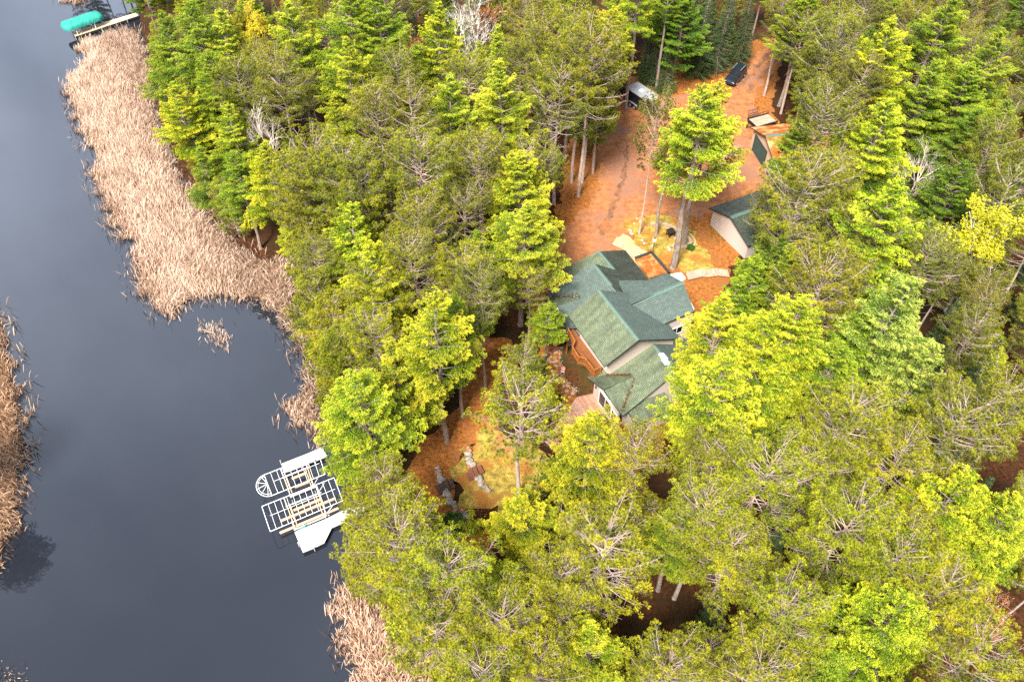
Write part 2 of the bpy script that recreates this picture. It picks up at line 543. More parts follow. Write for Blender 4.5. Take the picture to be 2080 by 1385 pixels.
# ------------------------------------------------------------------ setting: lake, land, paths
SHORE_PX = [(215, -120), (262, -30), (285, 20), (290, 60), (305, 110), (322, 230), (362, 340), (430, 440), (515, 522), (592, 540),
            (612, 620), (645, 720), (652, 800), (655, 860), (668, 905), (705, 950), (728, 1010), (728, 1050),
            (712, 1130), (732, 1190), (800, 1260), (880, 1385), (985, 1560)]
SHORE = [at(u, v, LAKE)[:2] for u, v in SHORE_PX]
LAND = SHORE + [np.array([10., -60.]), np.array([2500., -60.]), np.array([2500., 2500.]), np.array([-300., 2500.]), np.array([-110., 260.])]
LEFT_PX = [(-500, 560), (-60, 600), (-20, 700), (-8, 800), (0, 900), (-4, 1000), (-8, 1085), (-45, 1150), (-500, 1200)]
LEFTLAND = [at(u, v, LAKE)[:2] for u, v in LEFT_PX]
NORTH_PX = [(60, -60), (100, -22), (150, -12), (200, -22), (215, -60), (215, -200), (60, -200)]
NORTHLAND = [at(u, v, LAKE)[:2] for u, v in NORTH_PX]

def signed_shore(P):
    P = np.asarray(P, float)
    out = np.full(len(P), -1e9)
    for poly, cl in ((LAND, False), (LEFTLAND, True), (NORTHLAND, True)):
        d = dist_poly(P, SHORE if poly is LAND else poly, cl)
        out = np.maximum(out, np.where(in_poly(P, poly), d, -d))
    return out

def ground_h(P):
    s = signed_shore(P)
    t = np.clip(s / 7.0, 0, 1)
    up = LAKE + 0.12 - LAKE * 0.88 * t * t * (3 - 2 * t)
    return np.where(s > 0, up, np.maximum(LAKE + 0.12 + s * 0.4, LAKE - 2.0))

def gz(x, y):
    return float(ground_h(np.array([[x, y]]))[0])

fine_x = np.arange(-130, 170.1, 1.0)
fine_y = np.arange(-10, 200.1, 1.0)
gx = np.concatenate([[-2500, -1200, -600, -300, -190], fine_x, [230, 340, 600, 1200, 2500]])
gy = np.concatenate([[-1200, -500, -200, -70], fine_y, [240, 320, 480, 800, 1400, 2500]])
X, Y = np.meshgrid(gx, gy)
GP = np.stack([X.ravel(), Y.ravel()], 1)
GZ = ground_h(GP)
nx, ny = len(gx), len(gy)
V = np.column_stack([GP, GZ])
ii = (np.arange(ny - 1)[:, None] * nx + np.arange(nx - 1)[None]).ravel()
F = np.concatenate([np.stack([ii, ii + 1, ii + nx + 1], 1), np.stack([ii, ii + nx + 1, ii + nx], 1)])
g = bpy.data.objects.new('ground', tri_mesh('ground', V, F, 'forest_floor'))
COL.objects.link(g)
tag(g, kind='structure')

mb = MB()
mb.add([(-2500, -1200, LAKE), (2500, -1200, LAKE), (2500, 2500, LAKE), (-2500, 2500, LAKE)], [(0, 1, 2, 3)])
tag(mb.build('lake_water', 'lake_water'), kind='structure')

def smooth_loop(pts, step=0.6, jit=0.25, seed=0):
    """closed outline with a worn, wandering edge"""
    r = np.random.default_rng(seed)
    out = []
    n = len(pts)
    for i in range(n):
        p0, p1, p2, p3 = (np.asarray(pts[(i + k - 1) % n]) for k in range(4))
        m = max(2, int(np.linalg.norm(p2 - p1) / step))
        for k in range(m):
            t = k / m
            q = 0.5 * ((2 * p1) + (-p0 + p2) * t + (2 * p0 - 5 * p1 + 4 * p2 - p3) * t * t + (-p0 + 3 * p1 - 3 * p2 + p3) * t ** 3)
            L_ = len(out) * step
            wob = np.array([math.sin(L_ * 1.7 + seed) + .6 * math.sin(L_ * 3.9 + 2 * seed), math.cos(L_ * 1.9 + seed) + .6 * math.sin(L_ * 4.3 + seed)])
            out.append(q + r.normal(0, min(jit, .12), 2) + wob * jit * 1.4)
    return out

def sheet(name, px, z, m, jit=0.2, seed=1, step=0.5):
    pts = [at(u, v, 0)[:2] for u, v in px]
    loop = smooth_loop(pts, step, jit, seed)
    from mathutils.geometry import tessellate_polygon
    tris = tessellate_polygon([[Vector((p[0], p[1], 0)) for p in loop]])
    mb = MB()
    mb.v = [(float(p[0]), float(p[1]), z) for p in loop]
    for t in tris:
        a, b, c = (Vector(mb.v[i]) for i in t)
        mb.face(list(t) if (b - a).cross(c - a).z > 0 else list(t)[::-1])
    return tag(mb.build(name, m), kind='structure')

# needle-covered yard round house and drive, then the worn drive, gravel, lawn patches and paths on it
sheet('yard', [(1085, 560), (1120, 460), (1140, 380), (1150, 300), (1200, 240), (1230, 195), (1270, 160), (1350, 140), (1400, 100), (1480, 95), (1540, 80),
               (1590, 90), (1570, 200), (1580, 250), (1640, 330), (1620, 420), (1560, 470), (1500, 520), (1470, 600), (1450, 680), (1420, 760), (1350, 900), (1300, 960),
               (1220, 940), (1180, 900), (1090, 700), (1080, 640)], 0.004, 'needle_path', seed=2)
sheet('driveway', [(1105, 560), (1130, 500), (1160, 450), (1205, 400), (1215, 340), (1215, 270), (1260, 215), (1340, 205), (1400, 190), (1470, 200), (1505, 150), (1560, 85), (1600, 30),
                   (1640, 60), (1590, 110), (1560, 150), (1535, 200), (1545, 260), (1560, 310), (1575, 370), (1500, 400), (1430, 440), (1395, 440), (1300, 440), (1275, 480), (1265, 500),
                   (1220, 520), (1150, 575)], 0.008, 'drive_dirt', seed=3)
sheet('gravel_pad', [(1262, 478), (1272, 478), (1300, 500), (1330, 520), (1345, 545), (1360, 570), (1330, 585), (1290, 540), (1262, 510), (1245, 495)], 0.012, 'sand_gravel', jit=0.15, seed=4)
sheet('lawn', [(1272, 455), (1300, 440), (1370, 440), (1410, 470), (1425, 500), (1450, 540), (1440, 560), (1400, 560), (1372, 545), (1335, 520), (1300, 500), (1278, 478)], 0.016, 'lawn_grass', seed=5)
sheet('lawn', [(935, 925), (965, 895), (1010, 880), (1060, 900), (1110, 920), (1130, 990), (1100, 1040), (1050, 1060), (1000, 1040), (950, 1030), (925, 990)], 0.012, 'lawn_grass', jit=.4, seed=6)
sheet('path', [(960, 690), (1050, 700), (1045, 760), (1000, 800), (1010, 850), (1000, 890), (950, 910), (930, 960), (930, 1010), (960, 1050), (1000, 1080), (990, 1110), (930, 1120), (880, 1080),
               (850, 1040), (830, 950), (860, 890), (910, 850), (945, 780)], 0.008, 'needle_path', seed=7)
sheet('garden_bed', [(1140, 700), (1165, 690), (1230, 740), (1240, 800), (1205, 800), (1175, 806), (1150, 780), (1138, 750), (1135, 720)], 0.012, 'mulch', jit=0.12, seed=8)

for k, (px, sd_) in enumerate((([(1500, 172), (1530, 140), (1556, 112), (1590, 84), (1594, 88), (1562, 117), (1536, 145), (1507, 176)], 51),
                                ([(1516, 184), (1544, 152), (1570, 122), (1602, 92), (1606, 96), (1577, 127), (1550, 157), (1523, 188)], 52),
                                ([(1215, 470), (1240, 420), (1262, 360), (1268, 300), (1276, 300), (1271, 360), (1250, 424), (1226, 474)], 53))):
    sheet('wheel_rut', px, 0.012, 'rut_dirt', jit=.1, seed=sd_)
# ------------------------------------------------------------------ reeds
REEDS = {
 'reed_bed': ([(155, 100), (210, 74), (262, 58), (290, 80), (310, 140), (322, 240), (360, 340), (430, 440), (515, 522), (592, 530), (612, 560), (600, 600), (610, 650), (640, 720),
           (652, 790), (658, 880), (640, 905), (622, 880), (600, 862), (578, 852), (583, 820), (608, 790), (618, 752), (604, 715), (585, 672), (560, 645), (530, 620), (500, 612),
           (445, 606), (400, 612), (372, 628), (350, 645), (325, 642), (300, 615), (276, 592), (270, 560), (264, 532), (272, 500), (242, 480), (218, 442), (210, 410), (192, 376), (180, 348),
           (200, 320), (178, 300), (152, 242), (140, 202), (136, 168), (166, 140), (176, 118)],
           'wide bed of dry tan reeds along the wooded shore'),
 'reed_bank': ([(-60, 580), (-8, 632), (8, 655), (18, 700), (32, 750), (44, 800), (50, 835), (58, 885), (54, 940), (42, 1000), (46, 1045), (28, 1090), (16, 1120), (-8, 1150), (-60, 1200), (-160, 1150), (-160, 600)],
           'dry golden reeds on the bank at the left edge'),
 'reed_corner': ([(700, 1184), (735, 1180), (790, 1255), (850, 1320), (900, 1385), (930, 1450), (760, 1450), (715, 1390), (694, 1320), (698, 1262), (682, 1245), (690, 1205)],
           'dry brown reeds at the shore along the bottom edge'),
 'reed_tuft': ([(405, 665), (430, 655), (452, 662), (468, 690), (455, 712), (432, 700), (418, 690)],
           'small loose reed tuft standing out in the open water'),
 'reed_patch': ([(105, -30), (160, -45), (190, -30), (184, -2), (160, 8), (138, 10), (118, -4)], 'pale reed patch at the top edge above the teal boat cover'),
 'reed_sprig': ([(-30, 1345), (10, 1342), (40, 1372), (46, 1400), (-30, 1420)], 'sparse reed stems at the bottom left corner'),
}
def make_reeds(name, px, label, dens, hgt, thatch=True, seed=0):
    r = np.random.default_rng(seed)
    poly = np.array([at(u, v, LAKE)[:2] for u, v in px])
    edge = np.array(smooth_loop(list(poly), 0.7, 0.35, seed))
    lo, hi = edge.min(0), edge.max(0)
    A = (hi - lo).prod()
    n = int(A * dens)
    P = lo + r.random((n, 2)) * (hi - lo)
    d = dist_poly(P, poly)
    ins = in_poly(P, edge)
    # patchy: dense stands, thin spots and a ragged water edge
    nf = np.sin(P[:, 0] * .9 + 1.3 * np.sin(P[:, 1] * .7)) + np.sin(P[:, 1] * 1.1 + 1.7 * np.sin(P[:, 0] * .5)) + 0.8 * np.sin(P[:, 0] * 2.3 + P[:, 1] * 1.9)
    keep = ins & (r.random(n) < np.clip(.62 + d * .3 + nf * .14, .12, 1))
    keep |= (~ins) & (d < 1.3) & (r.random(n) < .05)
    P = P[keep]; d = d[keep]; nf = nf[keep]; n = len(P)
    gzv = np.maximum(ground_h(P), LAKE - 0.05)
    az = 0.9 * np.sin(P[:, 0] * .35 + P[:, 1] * .21) * 2 + r.normal(0, 1.1, n)
    lean = np.abs(r.normal(.5, .3, n) + .28 * np.sin(P[:, 0] * .62 + 2 * np.sin(P[:, 1] * .41)) * np.sin(P[:, 1] * .83 + 1.1))
    H = hgt * r.uniform(.6, 1.25, n) * np.clip(.55 + d * .25, .55, 1.0)
    top = np.column_stack([P[:, 0] + np.cos(az) * H * np.sin(lean), P[:, 1] + np.sin(az) * H * np.sin(lean), gzv + H * np.cos(np.clip(lean, 0, 1.35))])
    wd = r.uniform(.02, .055, n)
    a2 = r.uniform(0, 2 * math.pi, n)
    side = np.column_stack([np.cos(a2) * wd, np.sin(a2) * wd, np.zeros(n)])
    root = np.column_stack([P, gzv])
    mid = root * .45 + top * .55 + np.column_stack([np.zeros(n), np.zeros(n), .12 * H])
    V = np.concatenate([root - side, root + side, mid - side * .8, mid + side * .8, top])
    k = np.arange(n)
    F = np.concatenate([np.stack([k, k + n, k + 3 * n], 1), np.stack([k, k + 3 * n, k + 2 * n], 1), np.stack([k + 2 * n, k + 3 * n, k + 4 * n], 1)])
    tip = np.concatenate([np.full(2 * n, .15), np.full(2 * n, .55), np.full(n, .9)])
    rn = np.clip(r.normal(.5, .22, n) + nf * .06, 0, 1)
    rnd = np.tile(rn, 5)
    mi = np.zeros(len(F), int)
    if thatch:
        # matted dead stems underneath
        st = 0.5
        xs = np.arange(lo[0], hi[0], st); ys = np.arange(lo[1], hi[1], st)
        Xg, Yg = np.meshgrid(xs, ys)
        Q = np.stack([Xg.ravel(), Yg.ravel()], 1)
        Q = Q + r.normal(0, .08, Q.shape)
        q_in = in_poly(Q, poly) & (dist_poly(Q, poly) > .55)
        qz = np.maximum(ground_h(Q), LAKE) + .04 + .16 * r.random(len(Q))
        nxg = len(xs)
        i0 = (np.arange(len(ys) - 1)[:, None] * nxg + np.arange(nxg - 1)[None]).ravel()
        ok = q_in[i0] & q_in[i0 + 1] & q_in[i0 + nxg] & q_in[i0 + nxg + 1]
        i0 = i0[ok]
        o = len(V)
        V = np.concatenate([V, np.column_stack([Q, qz])])
        F2 = np.concatenate([np.stack([i0, i0 + 1, i0 + nxg + 1], 1), np.stack([i0, i0 + nxg + 1, i0 + nxg], 1)]) + o
        F = np.concatenate([F, F2])
        mi = np.concatenate([mi, np.ones(len(F2), int)])
        tip = np.concatenate([tip, np.zeros(len(Q))]); rnd = np.concatenate([rnd, np.zeros(len(Q))])
    o = bpy.data.objects.new(name, tri_mesh(name, V, F, ['reed_blades', 'reed_thatch'], tip, rnd, mi))
    COL.objects.link(o)
    tag(o, label, 'reeds', None, 'stuff')
    return o
for i, (k, (px, lab)) in enumerate(REEDS.items()):
    dens, h = {'reed_bed': (62, 1.5), 'reed_bank': (55, 1.6), 'reed_corner': (70, 1.5), 'reed_tuft': (26, 1.0), 'reed_patch': (50, 1.5), 'reed_sprig': (16, .9)}[k]
    o = make_reeds(k, px, lab, dens, h, k not in ('reed_tuft', 'reed_sprig'), 20 + i)
    o.color = {'reed_bank': (1.0, .92, .78, 1), 'reed_corner': (1.02, .96, .92, 1)}.get(k, (1, 1, 1, 1))
    if k == 'reed_bank': pass

# ------------------------------------------------------------------ grass and leaf scatter on the clearings
def scatter_blades(name, label, px, dens, h, matn, seed, tint, wid=.03, flat=.5, cat='grass'):
    r = np.random.default_rng(seed)
    poly = np.array([at(u, v, 0)[:2] for u, v in px])
    lo, hi = poly.min(0), poly.max(0)
    n = int((hi - lo).prod() * dens)
    P = lo + r.random((n, 2)) * (hi - lo)
    nf = np.sin(P[:, 0] * .8 + 1.3 * np.sin(P[:, 1] * .6)) + np.sin(P[:, 1] * .9 + 1.7 * np.sin(P[:, 0] * .45))
    P = P[in_poly(P, poly) & (r.random(n) < np.clip(.45 + .35 * nf, .05, 1))]
    n = len(P)
    a = r.uniform(0, 6.283, n); a2 = r.uniform(0, 6.283, n)
    ln = r.uniform(.3, 1, n) * flat * h * 2
    H = h * r.uniform(.5, 1.3, n)
    z0 = ground_h(P) + .012
    root = np.column_stack([P, z0])
    top = root + np.column_stack([np.cos(a) * ln, np.sin(a) * ln, H])
    s = np.column_stack([np.cos(a2), np.sin(a2), np.zeros(n)]) * wid
    V = np.concatenate([root - s, root + s, top])
    k = np.arange(n)
    F = np.stack([k, k + n, k + 2 * n], 1)
    tip = np.concatenate([np.full(2 * n, .1), np.full(n, .9)])
    o = bpy.data.objects.new(name, tri_mesh(name, V, F, matn, tip, np.tile(r.random(n), 3)))
    COL.objects.link(o)
    o.color = tint
    tag(o, label, cat, None, 'stuff')
scatter_blades('grass', 'thin green and straw grass round the stone ringed island bed', [(1275, 460), (1330, 440), (1410, 465), (1440, 520), (1450, 560), (1400, 560), (1350, 530), (1300, 505)], 60, .12, 'grass_blades', 31, (.7, .95, .6, 1))
scatter_blades('grass', 'yellow brown grass in the lower clearing between boulder rows', [(930, 930), (1000, 885), (1110, 920), (1140, 1000), (1060, 1065), (960, 1040)], 60, .12, 'grass_blades', 32, (.95, .95, .7, 1))
scatter_blades('grass', 'green grass strip along the foot of the dark roofed garage', [(1438, 455), (1452, 440), (1530, 520), (1500, 530), (1440, 480)], 70, .16, 'grass_blades', 33, (.45, .8, .4, 1))
scatter_blades('leaf_litter', 'rust brown fallen leaves and needles under the trees', [(835, 700), (1080, 640), (1500, 600), (1500, 1300), (1100, 1320), (870, 1120)], 16, .05, 'rust_leaves', 34, (.45, .38, .36, 1), .05, 1.2, 'leaves')
scatter_blades('leaf_litter', 'orange brown pine needles strewn over the yard and the path edges', [(830, 930), (960, 690), (1110, 560), (1150, 300), (1270, 160), (1480, 90), (1640, 90), (1640, 420), (1480, 620), (1440, 760), (1300, 960), (1080, 1080), (880, 1090)], 15, .04, 'rust_leaves', 35, (.75, .68, .55, 1), .03, 1.6, 'leaves')
# ------------------------------------------------------------------ house
O2 = np.array([8.899, 60.076])
AL = R(-64)
E1 = np.array([math.cos(AL), math.sin(AL)])
E2 = np.array([-E1[1], E1[0]])
E1_3 = np.array([*E1, 0]); E2_3 = np.array([*E2, 0]); Z3 = np.array([0, 0, 1.0])

def W(a, b, z=0.0):
    q = O2 + E1 * a + E2 * b
    return np.array([q[0], q[1], z])

def ab(p):
    d = np.asarray(p)[:2] - O2
    return d @ E1, d @ E2

def on_plane(u, v, pl):
    """photo pixel -> point on the roof plane z = c + ka*a + kb*b"""
    c, ka, kb = pl
    d = ray(u, v)
    g_ = ka * E1 + kb * E2
    t = (c + g_ @ (EYE[:2] - O2) - CAM_H) / (d[2] - g_ @ d[:2])
    return EYE + d * t

def panel(name, pl, pts, m, parent, th=0.16):
    """one roof slope as a slab; pts are ('p',u,v) photo points or (a,b) in the house frame"""
    c, ka, kb = pl
    Q = []
    for p in pts:
        if p[0] == 'p':
            Q.append(on_plane(p[1], p[2], pl))
        else:
            Q.append(W(p[0], p[1], c + ka * p[0] + kb * p[1]))
    n = np.cross(Q[1] - Q[0], Q[2] - Q[0])
    if n[2] < 0:
        Q = Q[::-1]
    nrm = unit(np.array([*(-(ka * E1 + kb * E2)), 1.0]))
    down = unit(np.array([*(-(ka * E1 + kb * E2)), 0.0]))
    eave = np.array([-down[1], down[0], 0])
    ups = np.cross(nrm, eave)
    mb = MB()
    k = len(Q)
    mb.v = [tuple(q) for q in Q] + [tuple(q - np.array([0, 0, th])) for q in Q]
    mb.face(list(range(k)), 0, [(q @ eave, q @ ups) for q in Q])
    mb.face(list(range(k, 2 * k))[::-1], 1)
    for i in range(k):
        j = (i + 1) % k
        mb.face([i, k + i, k + j, j], 1)
    o = mb.build(name, [m, 'dark_fascia'])
    return o

ML = (8.7, 0, 0.87)
MR = (8.7, 0, -0.55)
NLp = (7.2 - .36 * 1.45, .36, 0)
NRp = (7.2 + .42 * 1.45, -.42, 0)
MIDR = (6.4 + .55 * 2.85, 0, -.55)
MIDL = (6.4 - .58 * 2.85, 0, .58)
GL = (5.15 - .62 * 5.15, 0, .62)
S1L = (4.85 + .55 * 3.1, .55, 0)
S1R = (4.85 - .75 * 3.1, -.75, 0)
LL = (5.5 - .45 * 2.9, 0, .45)
LR = (5.5 + .5 * 2.9, 0, -.5)
S2L = (4.15 - .5 * 7.95, .5, 0)
S2R = (4.15 + .56 * 7.95, -.56, 0)

house = empty('house', W(2, 1))
kids = []
def hp(o):
    kids.append(o)
    return o
hp(panel('roof', ML, [(-.25, 0), (7.3, 0), (6.8, -3.2), (-.75, -3.14)], 'moss_shingle', house))
hp(panel('roof', MR, [(-.25, 0), (7.3, 0), (6.7, 5.7), (-.4, 5.7)], 'green_shingle', house))
hp(panel('roof', NLp, [('p', 1281, 619), ('p', 1388, 573), ('p', 1354, 555), ('p', 1315, 569), ('p', 1254, 570), ('p', 1262, 586)], 'green_shingle', house))
hp(panel('roof', NRp, [('p', 1281, 619), ('p', 1388, 573), ('p', 1410, 632), ('p', 1346, 659)], 'green_shingle', house))
hp(panel('roof', MIDR, [(-8.6, 5.15), (-5.3, 5.15), (-6.0, 2.85), (.6, 2.85), (.6, 6.0), (-3.4, 9.1), (-9.7, 9.5)], 'dark_shingle', house))
hp(panel('roof', MIDL, [(-6.2, 2.85), (-.9, 2.85), (-1.2, -2.95), (-4.0, -1.2), (-6.75, -2.75)], 'green_shingle', house))
hp(panel('roof', GL, [(-8.7, 5.15), (-5.2, 5.15), (-5.9, 1.2), (-10.0, 1.45)], 'moss_shingle', house))
hp(panel('roof', S1L, [('p', 1133, 622), ('p', 1190, 603), ('p', 1106, 608)], 'moss_shingle', house))
hp(panel('roof', S1R, [('p', 1133, 622), ('p', 1190, 603), (-.9, -1.2), ('p', 1150, 668)], 'green_shingle', house))
hp(panel('roof', LL, [(5.2, 2.9), (10.2, 2.9), (10.8, -3.2), (5.2, -3.0)], 'moss_shingle', house))
hp(panel('roof', LR, [(5.2, 2.9), (10.2, 2.9), (10.4, 8.2), (5.2, 8.2)], 'green_shingle', house))
hp(panel('roof', S2L, [('p', 1288, 764), ('p', 1226, 791), ('p', 1192, 766), (5.2, -2.3)], 'moss_shingle', house))
hp(panel('roof', S2R, [('p', 1288, 764), ('p', 1226, 791), ('p', 1262, 842), (10.75, -3.2)], 'moss_shingle', house))
# flat entry roof covered in fallen needles, with a dark parapet
fz = 3.0
pa, pb, pc, pd = (at(u, v, fz) for u, v in ((1290, 525), (1323, 513), (1360, 556), (1322, 568)))
mb = MB(); mb.prism([pa, pb, pc, pd], fz - .25, fz)
hp(mb.build('entry_roof', 'needle_litter'))
mb = MB()
for p, q in ((pa, pb), (pb, pc), (pc, pd)):
    mb.bar(p + Z3 * .06, q + Z3 * .06, .32, .14)
hp(mb.build('parapet', 'dark_fascia'))
# ridge caps
for pl, p, q in ((ML, (-.25, 0), (7.3, 0)), (MIDR, (-6.0, 2.85), (-2.2, 2.85)), (MIDR, (-8.6, 5.15), (-5.3, 5.15)), (LL, (5.3, 2.9), (10.2, 2.9))):
    mb = MB()
    z = pl[0] + pl[2] * p[1] + .02
    for s, sg in ((.30, 1), (.30, -1)):
        a_, b_ = W(p[0], p[1], z), W(q[0], q[1], z)
        mb.obox((a_ + b_) / 2 + E2_3 * sg * .09 - Z3 * .035, E1_3, unit(E2_3 * sg - Z3 * .55), unit(Z3 + E2_3 * sg * .55), np.linalg.norm(b_ - a_) / 2, .11, .02)
    hp(mb.build('ridge_cap', 'ridge_cap'))
a_, b_ = on_plane(1281, 619, NRp), on_plane(1388, 573, NRp)
mb = MB()
for sg in (1, -1):
    mb.obox((a_ + b_) / 2 + E1_3 * sg * .12, unit(b_ - a_), unit(E1_3 * sg - Z3 * .4), unit(Z3 + E1_3 * sg * .4), np.linalg.norm(b_ - a_) / 2, .15, .025)
hp(mb.build('ridge_cap', 'ridge_cap'))

def rz_(pls, a, b):
    return min(c + ka * a + kb * b for c, ka, kb in pls)

def wall(name, a0, b0, a1, b1, zb, pls, m='stucco', n=8, th=.2, zmax=99):
    mb = MB()
    d = np.array([a1 - a0, b1 - b0], float); L = np.linalg.norm(d)
    nn = np.array([-d[1], d[0]]) / L * th / 2
    for k in range(n):
        s, e = k / n, (k + 1) / n
        A0 = (a0 + d[0] * s, b0 + d[1] * s); A1 = (a0 + d[0] * e, b0 + d[1] * e)
        z0 = min(rz_(pls, *A0) - .18, zmax); z1 = min(rz_(pls, *A1) - .18, zmax)
        o = len(mb.v)
        for (aa, bb), zt in ((A0, z0), (A1, z1)):
            for sg in (-1, 1):
                mb.v.append(tuple(W(aa + nn[0] * sg, bb + nn[1] * sg, zb)))
                mb.v.append(tuple(W(aa + nn[0] * sg, bb + nn[1] * sg, zt)))
        fs = [(0, 4, 5, 1), (6, 2, 3, 7), (1, 5, 7, 3)]
        if k == 0: fs.append((2, 0, 1, 3))
        if k == n - 1: fs.append((4, 6, 7, 5))
        for f in fs: mb.face([o + i for i in f])
    return hp(mb.build(name, m))
main = [ML, MR]
wall('wall', 6.0, -2.0, 6.0, 5.4, 0, main, n=16)
wall('wall', 0.2, -2.0, 5.9, -2.0, 0, main)
wall('wall', 0.2, -1.9, 0.2, 5.4, 0, main, n=16)
wall('wall', 0.3, 5.4, 5.9, 5.4, 0, main)
wall('wall', -1.2, 9.0, 4.1, 9.0, 0, [NLp, NRp], n=12)
wall('wall', 4.1, 5.5, 4.1, 8.9, 0, [NRp])
wall('wall', -1.2, 5.5, -1.2, 8.9, 0, [NLp])
mid = [MIDL, MIDR]
wall('wall', -5.4, -2.2, -5.4, 8.6, 0, mid, n=14)
wall('wall', -5.4, -2.3, -1.6, -2.3, 0, [S1L, S1R], n=14)
wall('wall', -1.6, -2.2, -1.6, 2.0, 0, [S1R, MIDL], n=6)
wall('wall', -6.0, 8.6, -2.9, 8.6, 0, [MIDR])
wall('wall', -8.4, 1.9, -5.5, 1.9, 0, [GL])
wall('wall', -8.4, 2.0, -8.4, 8.6, 0, [GL, MIDR], n=12)
wall('wall', -8.3, 8.6, -5.5, 8.6, 0, [MIDR])
low = [LL, LR]
wall('wall', 10.0, -2.5, 10.0, 7.6, 0, low, n=14)
wall('wall', 6.1, 7.6, 9.9, 7.6, 0, [LR])
wall('wall', 5.6, -3.25, 10.2, -3.25, 0, [S2L, S2R], n=14)
wall('wall', 5.6, -3.15, 5.6, -2.0, 0, [S2L])
# lower lean-to on the end wall
SH = (2.9 + .45 * 10.0, -.45, 0)
hp(panel('roof', SH, [(10.05, -2.4), (10.05, 2.0), (11.9, 2.0), (11.9, -2.4)], 'moss_shingle', house))
wall('wall', 11.6, -2.2, 11.6, 1.8, 0, [SH], 'stone_base')
wall('wall', 10.1, -2.2, 11.5, -2.2, 0, [SH], 'stone_base')

def opening(name, a, b, z, wd, ht, axis, out, rows=1, cols=2, door=False):
    """window on a wall: frame part with a pane sub-part; axis 1 = along E1, 2 = along E2; out = outward sign"""
    ax = E1_3 if axis == 1 else E2_3
    nn = (E2_3 if axis == 1 else E1_3) * out
    c = W(a, b, z)
    mb = MB()
    fw = .09
    for sg in (-1, 1):
        mb.obox(c + ax * sg * (wd / 2 - fw / 2) + nn * .13, ax, nn, Z3, fw / 2, .04, ht / 2)
        mb.obox(c + Z3 * sg * (ht / 2 - fw / 2) + nn * .128, ax, nn, Z3, wd / 2 - fw, .036, fw / 2)
    for k in range(1, cols):
        mb.obox(c + ax * (-wd / 2 + wd * k / cols) + nn * .126, ax, nn, Z3, .03, .03, ht / 2 - fw)
    for k in range(1, rows):
        mb.obox(c + Z3 * (-ht / 2 + ht * k / rows) + nn * .124, ax, nn, Z3, wd / 2 - fw, .028, .03)
    o = hp(mb.build(name, 'white_paint'))
    g_ = MB(); g_.obox(c + nn * .115, ax, nn, Z3, wd / 2 - .04, .008, ht / 2 - .04)
    gl = g_.build('pane', 'glass_dark')
    gl.parent = o
    return o
# lake side, upper floor behind the balcony
opening('window', 1.25, -2.0, 4.6, 2.2, 1.7, 1, -1, cols=3)
opening('window', 4.9, -2.0, 4.6, 1.5, 1.7, 1, -1, cols=2)
# two storey gable front on the lake side
opening('window', -4.4, -2.3, 2.95, 1.0, 1.3, 1, -1, cols=1)
opening('window', -3.1, -2.3, 3.3, 1.1, 1.6, 1, -1, cols=1)
opening('window', -3.6, -2.3, 1.25, 1.9, 1.5, 1, -1, cols=2)
opening('window', -2.15, -2.3, 1.5, .8, 1.9, 1, -1, cols=2)
# sun room gable front: tall dark glazing and a door
opening('window', 7.9, -3.25, 1.35, 2.4, 2.1, 1, -1, cols=2)
opening('window', 8.0, -3.25, 3.0, 1.5, .7, 1, -1, cols=1)
opening('door', 9.6, -3.25, 1.1, .95, 2.0, 1, -1, cols=1)
opening('window', 4.1, 7.2, 3.6, 1.6, 1.1, 2, 1, cols=2)
mb = MB(); c = W(6.05, -3.38, 2.0); mb.obox(c - Z3 * .06, E1_3, E2_3, Z3, .07, .06, .14); mb.obox(c + Z3 * .12, E1_3, E2_3, Z3, .1, .09, .04)
hp(mb.build('wall_lamp', 'black_metal'))
# roof vents and white skylight boxes
for (u, v), pl, sx in (((1347, 726), LR, .42), ((1352, 736), LR, .36)):
    p = on_plane(u, v, pl)
    mb = MB(); mb.obox(p + Z3 * .12, E1_3, unit(E2_3 - Z3 * .5), unit(Z3 + E2_3 * .5), sx, .3, .12); mb.obox(p + Z3 * .26, E1_3, unit(E2_3 - Z3 * .5), unit(Z3 + E2_3 * .5), sx * .8, .22, .03)
    hp(mb.build('roof_vent', 'white_paint'))
p = on_plane(1296, 708, LL)
mb = MB(); mb.tube([p - Z3 * .1, p + Z3 * .35], .06, 8); mb.tube([p + Z3 * .36, p + Z3 * .42], .1, 8)
hp(mb.build('vent_pipe', 'galvanized'))
# drifts of pine needles in the roof valleys
def drift(p, q, pl, seed, wd=.14):
    r = np.random.default_rng(seed)
    n = 90
    t = r.random(n)
    P = p + (q - p) * t[:, None] + np.outer(r.normal(0, wd, n), E1_3) + np.outer(r.normal(0, wd, n), E2_3)
    mb = MB()
    for x in P:
        a, b = ab(x); z = pl[0] + pl[1] * a + pl[2] * b + .05
        an = r.uniform(0, 6.3); d = np.array([math.cos(an), math.sin(an), 0])
        mb.bar(np.array([x[0], x[1], z]) - d * .1, np.array([x[0], x[1], z + .03]) + d * .1, .05, .03)
    hp(mb.build('needle_drift', 'mulch'))
drift(on_plane(1287, 768, LL), on_plane(1264, 836, LL), LL, 1, .1)
drift(on_plane(1232, 762, LL), on_plane(1283, 762, LL), LL, 2, .07)
drift(on_plane(1120, 604, MIDL), on_plane(1180, 602, MIDL), MIDL, 3)

